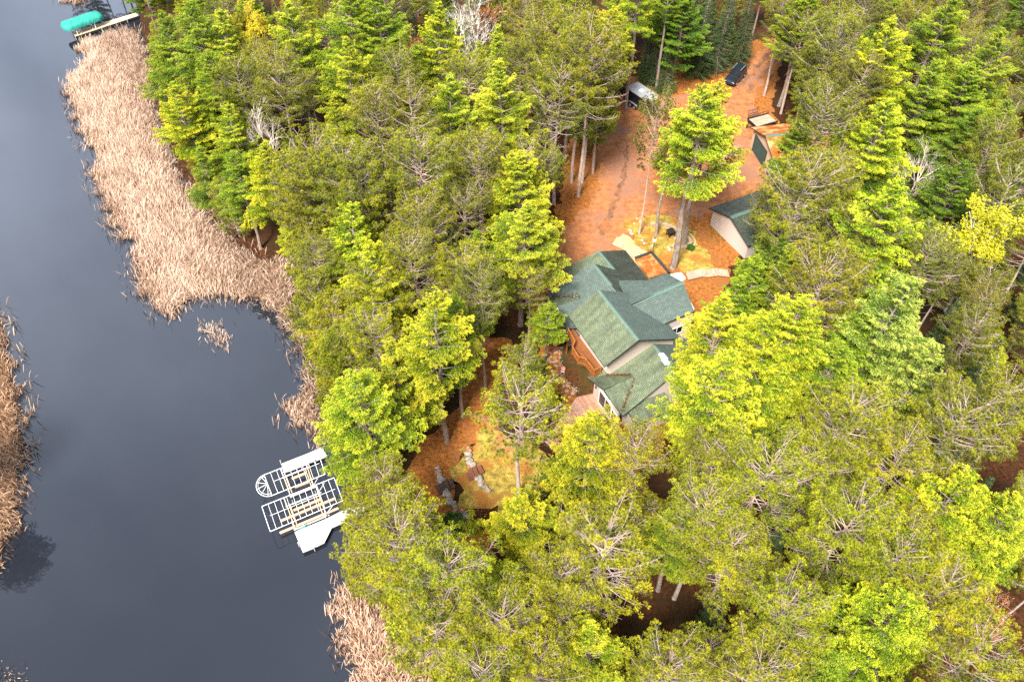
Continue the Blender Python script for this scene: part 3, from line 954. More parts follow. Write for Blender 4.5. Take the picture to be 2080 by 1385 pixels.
# balcony: deck, railing with pickets
BZ = 3.1
bp = [at(u, v, BZ + .95) for u, v in ((1154, 667), (1168, 692), (1163, 704), (1175, 724), (1189, 728), (1207, 751), (1221, 745))]
bw = [W(5.9, -2.12), W(-1.45, -2.12)]
plan = [p[:2] for p in bp] + [bw[0][:2], bw[1][:2]]
mb = MB(); mb.prism(plan, BZ - .25, BZ, uvdir=E1)
balc = hp(mb.build('balcony', 'cedar_deck'))
mb = MB()
for i in range(len(bp) - 1):
    a_, b_ = bp[i], bp[i + 1]
    mb.bar(a_, b_, .12, .05)
    a2, b2 = a_ - Z3 * .82, b_ - Z3 * .82
    mb.bar(a2, b2, .05, .06)
    L = np.linalg.norm(b_ - a_)
    for k in range(int(L / .14) + 1):
        q = a_ + (b_ - a_) * min(1, k * .14 / L)
        mb.bar(q - Z3 * .02, q - Z3 * .8, .035)
    mb.bar(a_ + Z3 * .04, a_ - Z3 * 1.15, .1)
mb.bar(bp[-1] + Z3 * .04, bp[-1] - Z3 * 1.15, .1)
rl = mb.build('railing', 'cedar'); rl.parent = balc
for i in (0, 6):
    mb = MB(); q = bp[i]; ii_ = q * .93 + bp[(i + 1) % 7] * .07
    mb.bar([q[0], q[1], BZ - .26], [q[0], q[1], 0], .16)
    po = mb.build('post', 'cedar'); po.parent = balc
base_shift(house, kids)
tag(house, 'large tan house with many green shingle gables and a cedar balcony', 'house')

# ------------------------------------------------------------------ decks, steps and walks round the house
def deck(name, px, z, label, m, dirv, thick=.18, rail=None, cat='deck', th0=None):
    pts = [at(u, v, z) for u, v in px]
    c = sum(pts) / len(pts)
    o = empty(name, (c[0], c[1], 0))
    mb = MB(); mb.prism([p[:2] for p in pts], z - thick, z, uvdir=dirv)
    ks = [mb.build('boards', m)]
    mb = MB()
    for p in pts:
        q = p * .94 + c * .06
        mb.bar([q[0], q[1], z - thick - .002], [q[0], q[1], gz(q[0], q[1]) - .1], .14)
    if z - thick > .05:
        ks.append(mb.build('support_posts', 'cedar'))
    base_shift(o, ks)
    tag(o, label, cat)
    return o
ground_deck = deck('deck', [(1172, 806), (1205, 800), (1262, 868), (1240, 905), (1192, 915), (1150, 878), (1118, 880), (1150, 835)], .35,
     'weathered reddish plank deck below the sun room gable', 'weathered_deck', E1)
# broad stairs off the deck
st = empty('deck_stairs', at(1128, 895, 0))
ks = []
for k in range(3):
    z = .26 - .09 * k
    p0, p1 = at(1116 - 3 * k, 882 + 7 * k, z), at(1143 - 3 * k, 908 + 7 * k, z)
    mb = MB(); mb.obox((p0 + p1) / 2 - Z3 * .03, unit(p1 - p0), np.cross(Z3, unit(p1 - p0)), Z3, np.linalg.norm(p1 - p0) / 2, .16, .03, uv=True)
    ks.append(mb.build('tread', 'weathered_deck'))
mb = MB()
for q in ((1112, 885), (1138, 912)):
    p0 = at(q[0], q[1], .1)
    mb.bar(p0 + E1_3 * .5 * 0 + Z3 * .15, p0 - E2_3 * .9 - Z3 * .05, .06, .2)
ks.append(mb.build('stringer', 'cedar'))
base_shift(st, ks)
tag(st, 'wide plank stairs at the lower left corner of the weathered deck', 'stairs')
# timber steps near the gable front
ts = empty('timber_steps', at(1130, 705, 0))
ks = []
for k, (u0, v0, u1, v1) in enumerate(((1119, 714, 1134, 706), (1117, 708, 1131, 700), (1113, 702, 1129, 693), (1110, 696, 1140, 680))):
    z = .18 + .14 * k
    p0, p1 = at(u0, v0, z), at(u1, v1, z)
    mb = MB(); mb.obox((p0 + p1) / 2 - Z3 * .07, unit(p1 - p0), np.cross(Z3, unit(p1 - p0)), Z3, np.linalg.norm(p1 - p0) / 2, .17, .07, uv=True)
    ks.append(mb.build('tread', 'red_timber'))
mb = MB(); mb.obox(at(1137, 690, .25), E1_3, E2_3, Z3, .7, .5, .25)
ks.append(mb.build('landing', 'dark_timber'))
base_shift(ts, ks)
tag(ts, 'dark red timber steps at the head of the flagstone path', 'steps')
# concrete stoop and zigzag boardwalk on the far side
mb = MB(); mb.prism([at(u, v, .25)[:2] for u, v in ((1360, 557), (1384, 553), (1393, 565), (1384, 572), (1370, 575), (1355, 562))], -.1, .25)
tag(mb.build('stoop', 'concrete'), 'pale concrete stoop beside the flat needle covered roof', 'stoop')
bwk = empty('boardwalk', at(1420, 558, 0))
ks = []
BWP = [((1393, 553), (1398, 568)), ((1422, 546), (1427, 561)), ((1436, 547), (1439, 562)), ((1456, 545), (1460, 559)), ((1478, 548), (1482, 562))]
mb = MB()
for i in range(len(BWP) - 1):
    P0, P1 = [at(*q, .35) for q in BWP[i]], [at(*q, .35) for q in BWP[i + 1]]
    d = unit((P1[0] - P0[0]))
    mb.prism([P0[0][:2], P0[1][:2], P1[1][:2], P1[0][:2]], .25, .35 + .002 * i, uvdir=np.array([-d[1], d[0]]))
ks.append(mb.build('boards', 'gray_planks'))
mb = MB()
for i in range(len(BWP)):
    for q in BWP[i]:
        p = at(*q, .25); mb.bar([p[0], p[1], .249], [p[0], p[1], -.1], .1)
ks.append(mb.build('support_posts', 'cedar'))
base_shift(bwk, ks)
tag(bwk, 'zigzag plank boardwalk leading away from the concrete stoop', 'boardwalk')

# ------------------------------------------------------------------ flagstones, boulders
def stone_mesh(r, sx, sy, sz, flat=False):
    import bmesh
    bm = bmesh.new()
    bmesh.ops.create_icosphere(bm, subdivisions=2, radius=1)
    ph = r.uniform(0, 6.3, 6)
    for v in bm.verts:
        c = v.co
        k = 1 + .16 * math.sin(3 * c.x + ph[0]) + .14 * math.sin(3.3 * c.y + ph[1]) + .12 * math.sin(4 * c.z + ph[2]) + .08 * math.sin(6 * c.x + 5 * c.y + ph[3])
        c *= k
        if flat:
            c.z = max(-.6, min(.6, c.z * 1.6))
        c.x *= sx; c.y *= sy; c.z *= sz
    me = bpy.data.meshes.new('stone')
    bm.to_mesh(me); bm.free()
    return me
ORD = ['first', 'second', 'third', 'fourth', 'fifth', 'sixth', 'seventh', 'eighth', 'ninth', 'tenth', 'eleventh', 'twelfth', 'thirteenth', 'fourteenth', 'fifteenth', 'sixteenth',
       'seventeenth', 'eighteenth', 'nineteenth', 'twentieth', 'twenty-first', 'twenty-second', 'twenty-third', 'twenty-fourth', 'twenty-fifth', 'twenty-sixth', 'twenty-seventh', 'twenty-eighth', 'twenty-ninth', 'thirtieth']
def place_stones(name, spots, labf, cat, group, sz, seed, flat=False):
    r = np.random.default_rng(seed)
    for i, (u, v, rad, m) in enumerate(spots):
        p = at(u, v, 0)
        s = rad / (26.0 if flat else 22.0) * np.array([r.uniform(.8, 1.25), r.uniform(.8, 1.25)])
        me = stone_mesh(r, s[0], s[1], (.035 if flat else sz * min(s)), flat)
        me.materials.append(MATS[m])
        if not flat:
            me.polygons.foreach_set('use_smooth', [True] * len(me.polygons))
        o = bpy.data.objects.new(name, me)
        COL.objects.link(o)
        o.location = (p[0], p[1], gz(p[0], p[1]) + (.02 if flat else sz * min(s) * .5))
        o.rotation_euler = (0, 0, r.uniform(0, 6.3))
        tag(o, labf(i, m), cat, group)
COLN = {'boulder_pale': 'pale', 'boulder_gray': 'gray', 'boulder_red': 'reddish', 'boulder_brown': 'brown', 'flagstone_pale': 'pale', 'flagstone_orange': 'orange'}
b1 = [(889, 951, 4, 'boulder_pale'), (890, 958, 6, 'boulder_brown'), (893, 964, 6, 'boulder_brown'), (894, 970, 7, 'boulder_pale'), (900, 973, 6, 'boulder_gray'), (893, 977, 6, 'boulder_pale'),
      (908, 997, 6, 'boulder_gray'), (904, 1003, 6, 'boulder_pale'), (910, 1006, 6, 'boulder_pale'), (915, 1010, 5, 'boulder_brown'), (909, 1014, 5, 'boulder_pale'), (914, 1020, 7, 'boulder_pale'),
      (920, 1024, 6, 'boulder_pale'), (923, 1030, 6, 'boulder_brown'), (925, 1037, 6, 'boulder_brown'), (938, 1038, 5, 'boulder_red'), (944, 1044, 6, 'boulder_gray'), (946, 1050, 6, 'boulder_pale'), (935, 1045, 6, 'boulder_gray')]
b2 = [(951, 910, 3, 'boulder_pale'), (953, 916, 6, 'boulder_red'), (950, 923, 6, 'boulder_pale'), (955, 925, 6, 'boulder_gray'), (951, 931, 6, 'boulder_pale'), (955, 935, 6, 'boulder_pale'), (953, 941, 6, 'boulder_pale'),
      (959, 944, 7, 'boulder_pale'), (954, 947, 5, 'boulder_red'), (968, 972, 5, 'boulder_pale'), (974, 968, 6, 'boulder_pale'), (975, 975, 7, 'boulder_pale'), (979, 980, 6, 'boulder_brown'), (976, 985, 6, 'boulder_pale'),
      (983, 989, 6, 'boulder_gray'), (988, 991, 6, 'boulder_brown'), (992, 996, 6, 'boulder_pale')]
b3 = [(858, 1046, 7, 'boulder_pale'), (864, 1054, 5, 'boulder_pale'), (871, 1058, 4, 'boulder_red'), (879, 1063, 6, 'boulder_pale'), (886, 1068, 6, 'boulder_pale')]
place_stones('boulder', b1, lambda i, m: f'{COLN[m]} boulder, {ORD[i]} from the top of the left boulder row', 'boulder', 'boulders of the left row', .8, 41)
place_stones('boulder', b2, lambda i, m: f'{COLN[m]} boulder, {ORD[i]} from the top of the right boulder row', 'boulder', 'boulders of the right row', .8, 42)
place_stones('boulder', b3, lambda i, m: f'{COLN[m]} boulder, {ORD[i]} from the top of the short row left of the round shrub', 'boulder', 'boulders of the short row', .8, 43)
fl = [(1118, 717, 5), (1129, 716, 6), (1112, 722, 4), (1119, 725, 4), (1127, 727, 6), (1114, 730, 4), (1119, 735, 5), (1128, 734, 6), (1129, 743, 6), (1122, 753, 4), (1130, 753, 6), (1124, 762, 5), (1132, 761, 6),
      (1128, 771, 5), (1137, 770, 6), (1142, 777, 5), (1134, 780, 5), (1145, 785, 6), (1138, 790, 5), (1153, 784, 5), (1142, 797, 4), (1151, 794, 6), (1148, 803, 5), (1163, 799, 6), (1157, 806, 4)]
place_stones('flagstone', [(u, v, r_, 'flagstone_orange' if k in (4, 10, 15, 16, 18, 22) else 'flagstone_pale') for k, (u, v, r_) in enumerate(fl)],
             lambda i, m: f'{COLN[m]} flagstone in the curved path, {ORD[i]} from the red timber steps', 'flagstone', 'flagstones of the curved path', .1, 44, True)
# pebble edging of the garden bed: far too many to count
r = np.random.default_rng(45)
line = [at(u, v, 0) for u, v in ((1137, 708), (1136, 725), (1139, 745), (1142, 760), (1148, 773), (1157, 783), (1167, 792), (1172, 799))]
mb = MB()
for i in range(150):
    t = r.random() * (len(line) - 1.001); k = int(t)
    p = line[k] + (line[k + 1] - line[k]) * (t - k) + np.array([r.normal(0, .16), r.normal(0, .16), .03])
    s = r.uniform(.04, .1)
    ph = r.uniform(0, 6.3)
    vs = [p + np.array([math.cos(ph + 1.57 * q) * s, math.sin(ph + 1.57 * q) * s * .8, 0]) for q in range(4)] + [p + Z3 * s * .8, p - Z3 * s * .5]
    mb.add(vs, [(0, 1, 4), (1, 2, 4), (2, 3, 4), (3, 0, 4), (1, 0, 5), (2, 1, 5), (3, 2, 5), (0, 3, 5)], 0 if r.random() < .8 else 1)
tag(mb.build('pebble_edging', ['boulder_pale', 'boulder_red']), 'pale pebbles edging the dark mulch bed beside the house', 'pebbles', None, 'stuff')

# the stone ringed island: low curved wall, loose rocks
wl = empty('stone_border', at(1370, 470, 0))
ks = []
arc = [(1321, 456), (1335, 454), (1350, 455), (1365, 461), (1380, 469), (1393, 478), (1402, 487), (1403, 494), (1397, 500), (1386, 503), (1376, 504)]
mb = MB()
for i in range(len(arc) - 1):
    p, q = at(*arc[i], .35), at(*arc[i + 1], .35)
    mb.bar(p - Z3 * .2, q - Z3 * .2, .34, .5)
    for k in range(4):
        c = p + (q - p) * (k + .5) / 4
        mb.obox(c + Z3 * .07, unit(q - p), np.cross(Z3, unit(q - p)), Z3, np.linalg.norm(q - p) / 8.6, .2, .05 + .02 * (k % 2))
tag(wl, 'low curved pale stone wall round the pine island bed', 'wall')
base_shift(wl, [mb.build('capstones', 'flagstone_pale')])
mb = MB()
arc2 = [(1398, 474), (1406, 480), (1412, 490), (1411, 497), (1405, 502)]
for i in range(len(arc2) - 1):
    mb.bar(at(*arc2[i], .08), at(*arc2[i + 1], .08), .16, .16)
tag(mb.build('edging', 'sand_gravel'), 'thin pale outer edging curve right of the stone wall', 'edging')
isl = sorted([(1281, 470, 5), (1283, 476, 5), (1300, 450, 4), (1310, 462, 3), (1304, 489, 4), (1309, 495, 4), (1325, 500, 4), (1358, 503, 5), (1360, 508, 5), (1367, 500, 5), (1341, 485, 3), (1372, 485, 4), (1294, 445, 4), (1288, 455, 4)])
place_stones('rock', [(u, v, s, 'boulder_pale') for u, v, s in isl], lambda i, m: f'pale loose rock in the island bed, {ORD[i]} counting from its left end', 'rock', 'loose rocks in the island bed', .7, 46)
# ------------------------------------------------------------------ garages
def garage(name, label, corner, d1, L, Wd, hw, hr, roof_m, wall_m, over=.4):
    """corner = plan position of a front corner, d1 = ridge direction, width runs to the right of d1 (clockwise)"""
    d1 = unit(np.array([*d1[:2], 0.])); d2 = np.array([d1[1], -d1[0], 0.])
    c0 = np.array([corner[0], corner[1], 0.])
    o = empty(name, c0 + d1 * L / 2 + d2 * Wd / 2)
    ks = []
    for s in (0, L):
        mb = MB()
        b = c0 + d1 * s
        pts = [b, b + d2 * Wd, b + d2 * Wd + Z3 * hw, b + d2 * Wd / 2 + Z3 * hr, b + Z3 * hw]
        t = d1 * .2 * (1 if s == 0 else -1)
        mb.add(pts + [p + t for p in pts], [(0, 1, 2, 3, 4), (9, 8, 7, 6, 5), (0, 5, 6, 1), (1, 6, 7, 2), (2, 7, 8, 3), (3, 8, 9, 4), (4, 9, 5, 0)])
        ks.append(mb.build('wall', wall_m))
    for s in (0, Wd):
        mb = MB()
        p = c0 + d2 * (s + (.1 if s == 0 else -.1)) + d1 * .21
        mb.obox(p + d1 * (L - .42) / 2 + Z3 * (hw - .05) / 2, d1, d2, Z3, (L - .42) / 2, .1, (hw - .05) / 2)
        ks.append(mb.build('wall', wall_m))
    sl = (hr - hw) / (Wd / 2)
    for sg in (-1, 1):
        mb = MB()
        rdg = c0 + d2 * Wd / 2 + Z3 * (hr + .06)
        ev = c0 + d2 * (Wd / 2 + sg * (Wd / 2 + over)) + Z3 * (hr + .06 - sl * (Wd / 2 + over))
        Q = [rdg - d1 * over, rdg + d1 * (L + over), ev + d1 * (L + over), ev - d1 * over]
        if sg < 0: Q = Q[::-1]
        mb.v = [tuple(q) for q in Q] + [tuple(q - Z3 * .15) for q in Q]
        ups = unit(rdg - ev)
        n = np.cross(Q[1] - Q[0], Q[2] - Q[0])
        idx = [0, 1, 2, 3]
        if n[2] < 0: idx = idx[::-1]
        mb.face(idx, 0, [(Q[i] @ d1, Q[i] @ ups) for i in idx])
        mb.face([4 + i for i in idx][::-1], 1)
        for i in range(4):
            j = (i + 1) % 4
            mb.face([idx[i], 4 + idx[i], 4 + idx[j], idx[j]], 1)
        ks.append(mb.build('roof', [roof_m, 'dark_fascia']))
    mb = MB()
    rdg = c0 + d2 * Wd / 2 + Z3 * (hr + .075)
    for sg in (-1, 1):
        mb.obox(rdg + d1 * L / 2 + d2 * sg * .13 - Z3 * .03, d1, unit(d2 * sg - Z3 * sl), unit(Z3 + d2 * sg * sl), L / 2 + over, .15, .02)
    ks.append(mb.build('ridge_cap', 'ridge_cap'))
    tag(o, label, 'garage')
    return o, ks, c0, d1, d2

A0 = at(1440, 423, 2.5); A1 = at(1572, 368, 2.5)
gd = unit(A1 - A0)
_c, _s = math.cos(R(-4)), math.sin(R(-4))
gd = np.array([gd[0] * _c - gd[1] * _s, gd[0] * _s + gd[1] * _c, 0.])
gd2 = np.array([gd[1], -gd[0], 0])
ga, ks, c0, d1, d2 = garage('garage', 'beige garage with a mossy dark roof right of the stone ringed pines', A0 + gd * .4 + gd2 * .4, gd, 13.0, 7.0, 2.6, 3.9, 'dark_shingle', 'stucco')
mb = MB()
mb.obox(c0 + d1 * 6.3 - d2 * .03 + Z3 * 1.1, d1, d2, Z3, 2.2, .04, 1.1)
ks.append(mb.build('garage_door', 'green_door'))
base_shift(ga, ks)

F0, F1 = at(1523, 297, 0), at(1569, 371, 0)
fd = unit(F1 - F0)
nd = np.array([-fd[1], fd[0], 0.])     # into the building
gw = np.linalg.norm(F1 - F0)
gb, ks, c0, d1, d2 = garage('garage', 'tan garage with a dark green door, half hidden by pines by the flatbed trailer', F0, nd, 8.0, gw, 2.9, 4.4, 'needle_litter', 'tan_stucco')
for k, (s, wd, m) in enumerate(((.36, .46, 'green_door'), (.83, .13, 'green_door'))):
    mb = MB()
    c = c0 + d2 * gw * s - d1 * .03
    hh = 1.2 if k == 0 else 1.05
    mb.obox(c + Z3 * hh, d2, d1, Z3, gw * wd / 2, .04, hh)
    for q in range(1, 4):
        mb.obox(c + Z3 * (hh * 2 * q / 4) - d1 * .042, d2, d1, Z3, gw * wd / 2 - .02, .006, .015)
    dr = mb.build('garage_door' if k == 0 else 'door', m)
    ks.append(dr)
    f_ = MB()
    for sg in (-1, 1):
        f_.obox(c + d2 * sg * (gw * wd / 2 + .07) + Z3 * hh - d1 * .02, d2, d1, Z3, .065, .06, hh)
    f_.obox(c + Z3 * (hh * 2 + .07) - d1 * .02, d2, d1, Z3, gw * wd / 2 + .14, .06, .065)
    fo = f_.build('frame', 'dark_fascia'); fo.parent = dr
base_shift(gb, ks)

# ------------------------------------------------------------------ vehicles and trailers
def wheel(parent_parts, c, ax, r, wdt, name='wheel'):
    """tyre with rim sub-part"""
    mb = MB(); mb.tube([c - ax * wdt / 2, c - ax * wdt * .3, c + ax * wdt * .3, c + ax * wdt / 2], [r * .93, r, r, r * .93], 20)
    t = mb.build(name, 'rubber')
    mb = MB(); mb.tube([c - ax * (wdt / 2 + .012), c + ax * (wdt / 2 + .012)], r * .6, 16)
    rm = mb.build('rim', 'chrome_gray'); rm.parent = t
    parent_parts.append(t)

# enclosed cargo trailer
T = [at(u, v, 2.45) for u, v in ((1292, 166), (1340, 197), (1321, 210), (1274, 178))]
td = unit(T[1] - T[0]); ts_ = np.array([-td[1], td[0], 0.])
tl = np.linalg.norm(T[1] - T[0]); tw = 2.4
tcn = sum(T) / 4
tc0 = np.array([tcn[0], tcn[1], 0])
tr = empty('cargo_trailer', tc0)
ks = []
mb = MB()
hx, hy = tl / 2, tw / 2
prof = [(-hx, -hy), (hx - .7, -hy), (hx, -.35), (hx, .35), (hx - .7, hy), (-hx, hy)]
mb.prism([(tc0 + td * a + ts_ * b)[:2] for a, b in prof], .5, 2.4)
ks.append(mb.build('body', 'black_paint'))
mb = MB()
prof2 = [(-hx - .03, -hy - .03), (hx - .7, -hy - .03), (hx + .04, -.37), (hx + .04, .37), (hx - .7, hy + .03), (-hx - .03, hy + .03)]
mb.prism([(tc0 + td * a + ts_ * b)[:2] for a, b in prof2], 2.403, 2.47)
ks.append(mb.build('roof', 'trailer_roof'))
mb = MB(); mb.obox(tc0 - td * .4 + Z3 * 2.52, td, ts_, Z3, .3, .3, .045); ks.append(mb.build('roof_vent', 'white_paint'))
sd_ = 1 if (ts_[1] < 0) else -1
for sg in (-1, 1):
    for a in (-1.0, -.1):
        wheel(ks, tc0 + td * a + ts_ * sg * (hy + .06) + Z3 * .36, ts_, .36, .22)
    mb = MB()
    pts = [tc0 + td * (-.55 + x) + ts_ * sg * (hy + .1) + Z3 * z for x, z in ((-1.0, .45), (-.9, .78), (-.55, .9), (.55, .9), (.9, .78), (1.0, .45))]
    for p, q in zip(pts, pts[1:]): mb.bar(p, q, .3, .04)
    ks.append(mb.build('fender', 'chrome_gray'))
mb = MB()
for sg in (-1, 1): mb.bar(tc0 + td * (hx - .2) + ts_ * sg * .7 + Z3 * .5, tc0 + td * (hx + 1.2) + Z3 * .5, .1, .1)
mb.bar(tc0 + td * (hx + 1.0) + Z3 * 0, tc0 + td * (hx + 1.0) + Z3 * .9, .07)
ks.append(mb.build('hitch', 'black_metal'))
mb = MB(); mb.obox(tc0 + td * .9 - ts_ * (hy + .012) * (1 if ts_[1] > 0 else -1) + Z3 * 1.4, td, ts_, Z3, .35, .01, .8); ks.append(mb.build('side_door', 'black_metal'))
base_shift(tr, ks)
tag(tr, 'black enclosed cargo trailer with a pale roof parked by the drive', 'trailer')

# dark sport utility car
cc = at(1492, 163, 0); cdv = unit(at(1478, 176, 0) - at(1507, 146, 0)); cs = np.array([-cdv[1], cdv[0], 0.])
cc = np.array([cc[0], cc[1], 0.0])
car = empty('car', cc)
ks = []
def loft(sections, m, name):
    """sections: (x, halfwidth, z0, z1, top halfwidth)"""
    mb = MB()
    for (x, hw_, z0, z1, tw_) in sections:
        for (s, z) in ((-hw_, z0), (-hw_, z0 + (z1 - z0) * .6), (-tw_, z1), (tw_, z1), (hw_, z0 + (z1 - z0) * .6), (hw_, z0)):
            mb.v.append(tuple(cc + cdv * x + cs * s + Z3 * z))
    n = len(sections)
    for i in range(n - 1):
        for k in range(6):
            k2 = (k + 1) % 6
            mb.face([i * 6 + k, i * 6 + k2, (i + 1) * 6 + k2, (i + 1) * 6 + k])
    mb.face(list(range(6))[::-1]); mb.face([(n - 1) * 6 + k for k in range(6)])
    o = mb.build(name, m, smooth=False)
    ks.append(o)
    return o
loft([(-2.35, .86, .45, .95, .8), (-2.2, .93, .35, 1.08, .88), (.9, .95, .32, 1.08, .9), (2.1, .93, .35, .98, .82), (2.35, .8, .45, .82, .7)], 'navy_paint', 'body')
loft([(-2.1, .84, 1.07, 1.2, .8), (-1.85, .84, 1.07, 1.70, .66), (.1, .84, 1.07, 1.74, .66), (1.15, .82, 1.07, 1.1, .8)], 'glass_dark', 'windows')
mb = MB(); mb.obox(cc - cdv * .9 + Z3 * 1.765, cdv, cs, Z3, 1.02, .68, .02); ks.append(mb.build('roof', 'navy_paint'))
mb = MB()
for sg in (-1, 1): mb.bar(cc - cdv * 1.7 + cs * sg * .64 + Z3 * 1.82, cc + cdv * .1 + cs * sg * .64 + Z3 * 1.82, .06, .05)
ks.append(mb.build('roof_rack', 'chrome_gray'))
for sg in (-1, 1):
    for a in (-1.4, 1.45): wheel(ks, cc + cdv * a + cs * sg * .86 + Z3 * .36, cs, .36, .24)
    mb = MB(); mb.obox(cc - cdv * 2.33 + cs * sg * .74 + Z3 * .9, cdv, cs, Z3, .05, .1, .16); ks.append(mb.build('tail_light', 'red_lens'))
    mb = MB(); mb.obox(cc + cdv * 2.25 + cs * sg * .62 + Z3 * .78, cdv, cs, Z3, .09, .16, .07); ks.append(mb.build('headlight', 'white_paint'))
    mb = MB(); mb.obox(cc + cdv * .85 + cs * sg * 1.05 + Z3 * 1.15, cdv, cs, Z3, .06, .1, .07); ks.append(mb.build('mirror', 'navy_paint'))
base_shift(car, ks)
tag(car, 'dark blue sport utility car on the rutted drive', 'car')

# flatbed utility trailer with a mesh ramp
U = [at(u, v, .65) for u, v in ((1520, 243), (1560, 232), (1574, 247), (1528, 259))]
uc = (U[0] + U[1] + U[3]) / 3 * 0 + (U[1] + U[3]) / 2
ud = unit(U[1] - U[0]); us = np.array([ud[1], -ud[0], 0.]); uL = np.linalg.norm(U[1] - U[0]); uW = 2.1
u0 = np.array([U[0][0], U[0][1], 0])
ut = empty('flatbed_trailer', u0 + ud * uL / 2 + us * uW / 2)
ks = []
mb = MB(); mb.prism([(u0 + ud * a + us * b)[:2] for a, b in ((0, 0), (uL, 0), (uL, uW), (0, uW))], .58, .65, uvdir=ud); ks.append(mb.build('bed', 'gray_planks'))
mb = MB()
for b in (-.06, uW + .06): mb.bar(u0 + ud * -.1 + us * b + Z3 * .68, u0 + ud * (uL + .1) + us * b + Z3 * .68, .1, .24)
mb.bar(u0 - ud * .06 + us * 0 + Z3 * .66, u0 - ud * .06 + us * uW + Z3 * .66, .1, .2)
for q in range(5): mb.bar(u0 + ud * uL * q / 4 - us * .06 + Z3 * .7, u0 + ud * uL * q / 4 - us * .06 + Z3 * 1.15, .05)
mb.bar(u0 - us * .06 + Z3 * 1.15, u0 + ud * uL - us * .06 + Z3 * 1.15, .05)
ks.append(mb.build('side_rail', 'black_metal'))
mb = MB()
for q in range(8): mb.bar(u0 + ud * (.1 + q * .22) - us * .2 + Z3 * .7, u0 + ud * (.1 + q * .22) - us * .45 + Z3 * 1.75, .04)
for z, b in ((.72, .2), (1.25, .33), (1.75, .45)): mb.bar(u0 - us * b + Z3 * z, u0 + ud * 1.75 - us * b + Z3 * z, .05)
ks.append(mb.build('ramp_gate', 'black_metal'))
for b in (-.25, uW + .25):
    for a in (.42, .62): wheel(ks, u0 + ud * uL * a + us * b + Z3 * .33, us, .33, .2)
mb = MB()
mb.bar(u0 + us * .3 + Z3 * .5, u0 - ud * 1.1 + us * uW / 2 + Z3 * .5, .1); mb.bar(u0 + us * (uW - .3) + Z3 * .5, u0 - ud * 1.1 + us * uW / 2 + Z3 * .5, .1)
mb.bar(u0 - ud * .9 + us * uW / 2, u0 - ud * .9 + us * uW / 2 + Z3 * .9, .08)
ks.append(mb.build('hitch', 'black_metal'))
base_shift(ut, ks)
tag(ut, 'flatbed trailer with a pale plank bed and black mesh ramp', 'trailer')

# ------------------------------------------------------------------ yard things
def lathe(prof, c, sides=14):
    mb = MB(); mb.tube([np.asarray(c) + Z3 * z for _, z in prof], [max(r_, .001) for r_, _ in prof], sides); return mb
p = at(1325, 516, 0)
lp = empty('lamp_post', p)
ks = [lathe([(.09, 0), (.09, .12), (.045, .16), (.04, 1.95), (.06, 1.98)], p).build('post', 'black_metal')]
ks.append(lathe([(.12, 1.985), (.2, 2.05), (.24, 2.2), (.2, 2.36), (.08, 2.44)], p).build('lantern', 'white_paint'))
ks.append(lathe([(.14, 2.443), (.1, 2.5), (.02, 2.56)], p).build('lantern_cap', 'black_metal'))
base_shift(lp, ks)
tag(lp, 'thin black lamp post with a white globe beside the flat roof', 'lamp post')

p = at(1361, 479, 0)
bx = empty('garden_stand', p, 0)
ks = []
ra = R(25); rx = np.array([math.cos(ra), math.sin(ra), 0]); ry = np.array([-rx[1], rx[0], 0])
mb = MB()
for k in range(4): mb.obox(p + ry * (-.33 + .22 * k) + Z3 * .82, rx, ry, Z3, .46, .1, .025)
ks.append(mb.build('top', 'red_timber'))
mb = MB()
for a in (-.38, .38):
    for b in (-.32, .32): mb.bar(p + rx * a + ry * b, p + rx * a + ry * b + Z3 * .79, .08)
mb.obox(p + Z3 * .3, rx, ry, Z3, .36, .3, .03)
for b in (-.33, .33): mb.obox(p + ry * b + Z3 * .7, rx, ry, Z3, .4, .02, .07)
ks.append(mb.build('legs', 'red_timber'))
base_shift(bx, ks)
tag(bx, 'small red brown wooden stand inside the stone ringed bed', 'stand')

p = at(1144, 750, .3)
gbz = empty('garden_ball', (p[0], p[1], 0))
import bmesh as _bm
bm = _bm.new(); _bm.ops.create_uvsphere(bm, u_segments=20, v_segments=12, radius=.27)
me = bpy.data.meshes.new('ball'); bm.to_mesh(me); bm.free(); me.materials.append(MATS['gazing_red']); me.polygons.foreach_set('use_smooth', [True] * len(me.polygons))
bo = bpy.data.objects.new('ball', me); COL.objects.link(bo); bo.location = (0, 0, .42); bo.parent = gbz
pd_ = lathe([(.2, 0), (.2, .05), (.09, .1), (.08, .16), (.16, .2)], (0, 0, 0)).build('pedestal', 'concrete'); pd_.parent = gbz
tag(gbz, 'red and white garden ball in the dark mulch bed', 'garden ball')

p = at(1283, 860, 0)
gr = empty('grill', p)
ks = []
mb = MB(); mb.obox(p + Z3 * .95, E1_3, E2_3, Z3, .45, .3, .16); mb.tube([p + Z3 * 1.1 - E1_3 * .45, p + Z3 * 1.13 + E1_3 * .45], .28, 10); ks.append(mb.build('lid', 'black_paint'))
mb = MB()
for a in (-.4, .4):
    for b in (-.25, .25): mb.bar(p + E1_3 * a + E2_3 * b, p + E1_3 * a + E2_3 * b + Z3 * .79, .05)
mb.obox(p + Z3 * .3, E1_3, E2_3, Z3, .42, .26, .02); mb.obox(p + E1_3 * .68 + Z3 * .9, E1_3, E2_3, Z3, .22, .26, .02)
ks.append(mb.build('cart', 'black_metal'))
base_shift(gr, ks)
tag(gr, 'black barbecue grill against the end wall of the house', 'grill')

p = at(858, 1018, 0)
sm = empty('tree_stump', p)
ks = [lathe([(.36, -.05), (.3, .1), (.27, .3)], p).build('bark', 'pine_bark'), lathe([(.26, .301), (.26, .31)], p).build('cut_face', 'dark_timber')]
base_shift(sm, ks)
tag(sm, 'dark brown cut tree stump left of the boulder rows', 'stump')

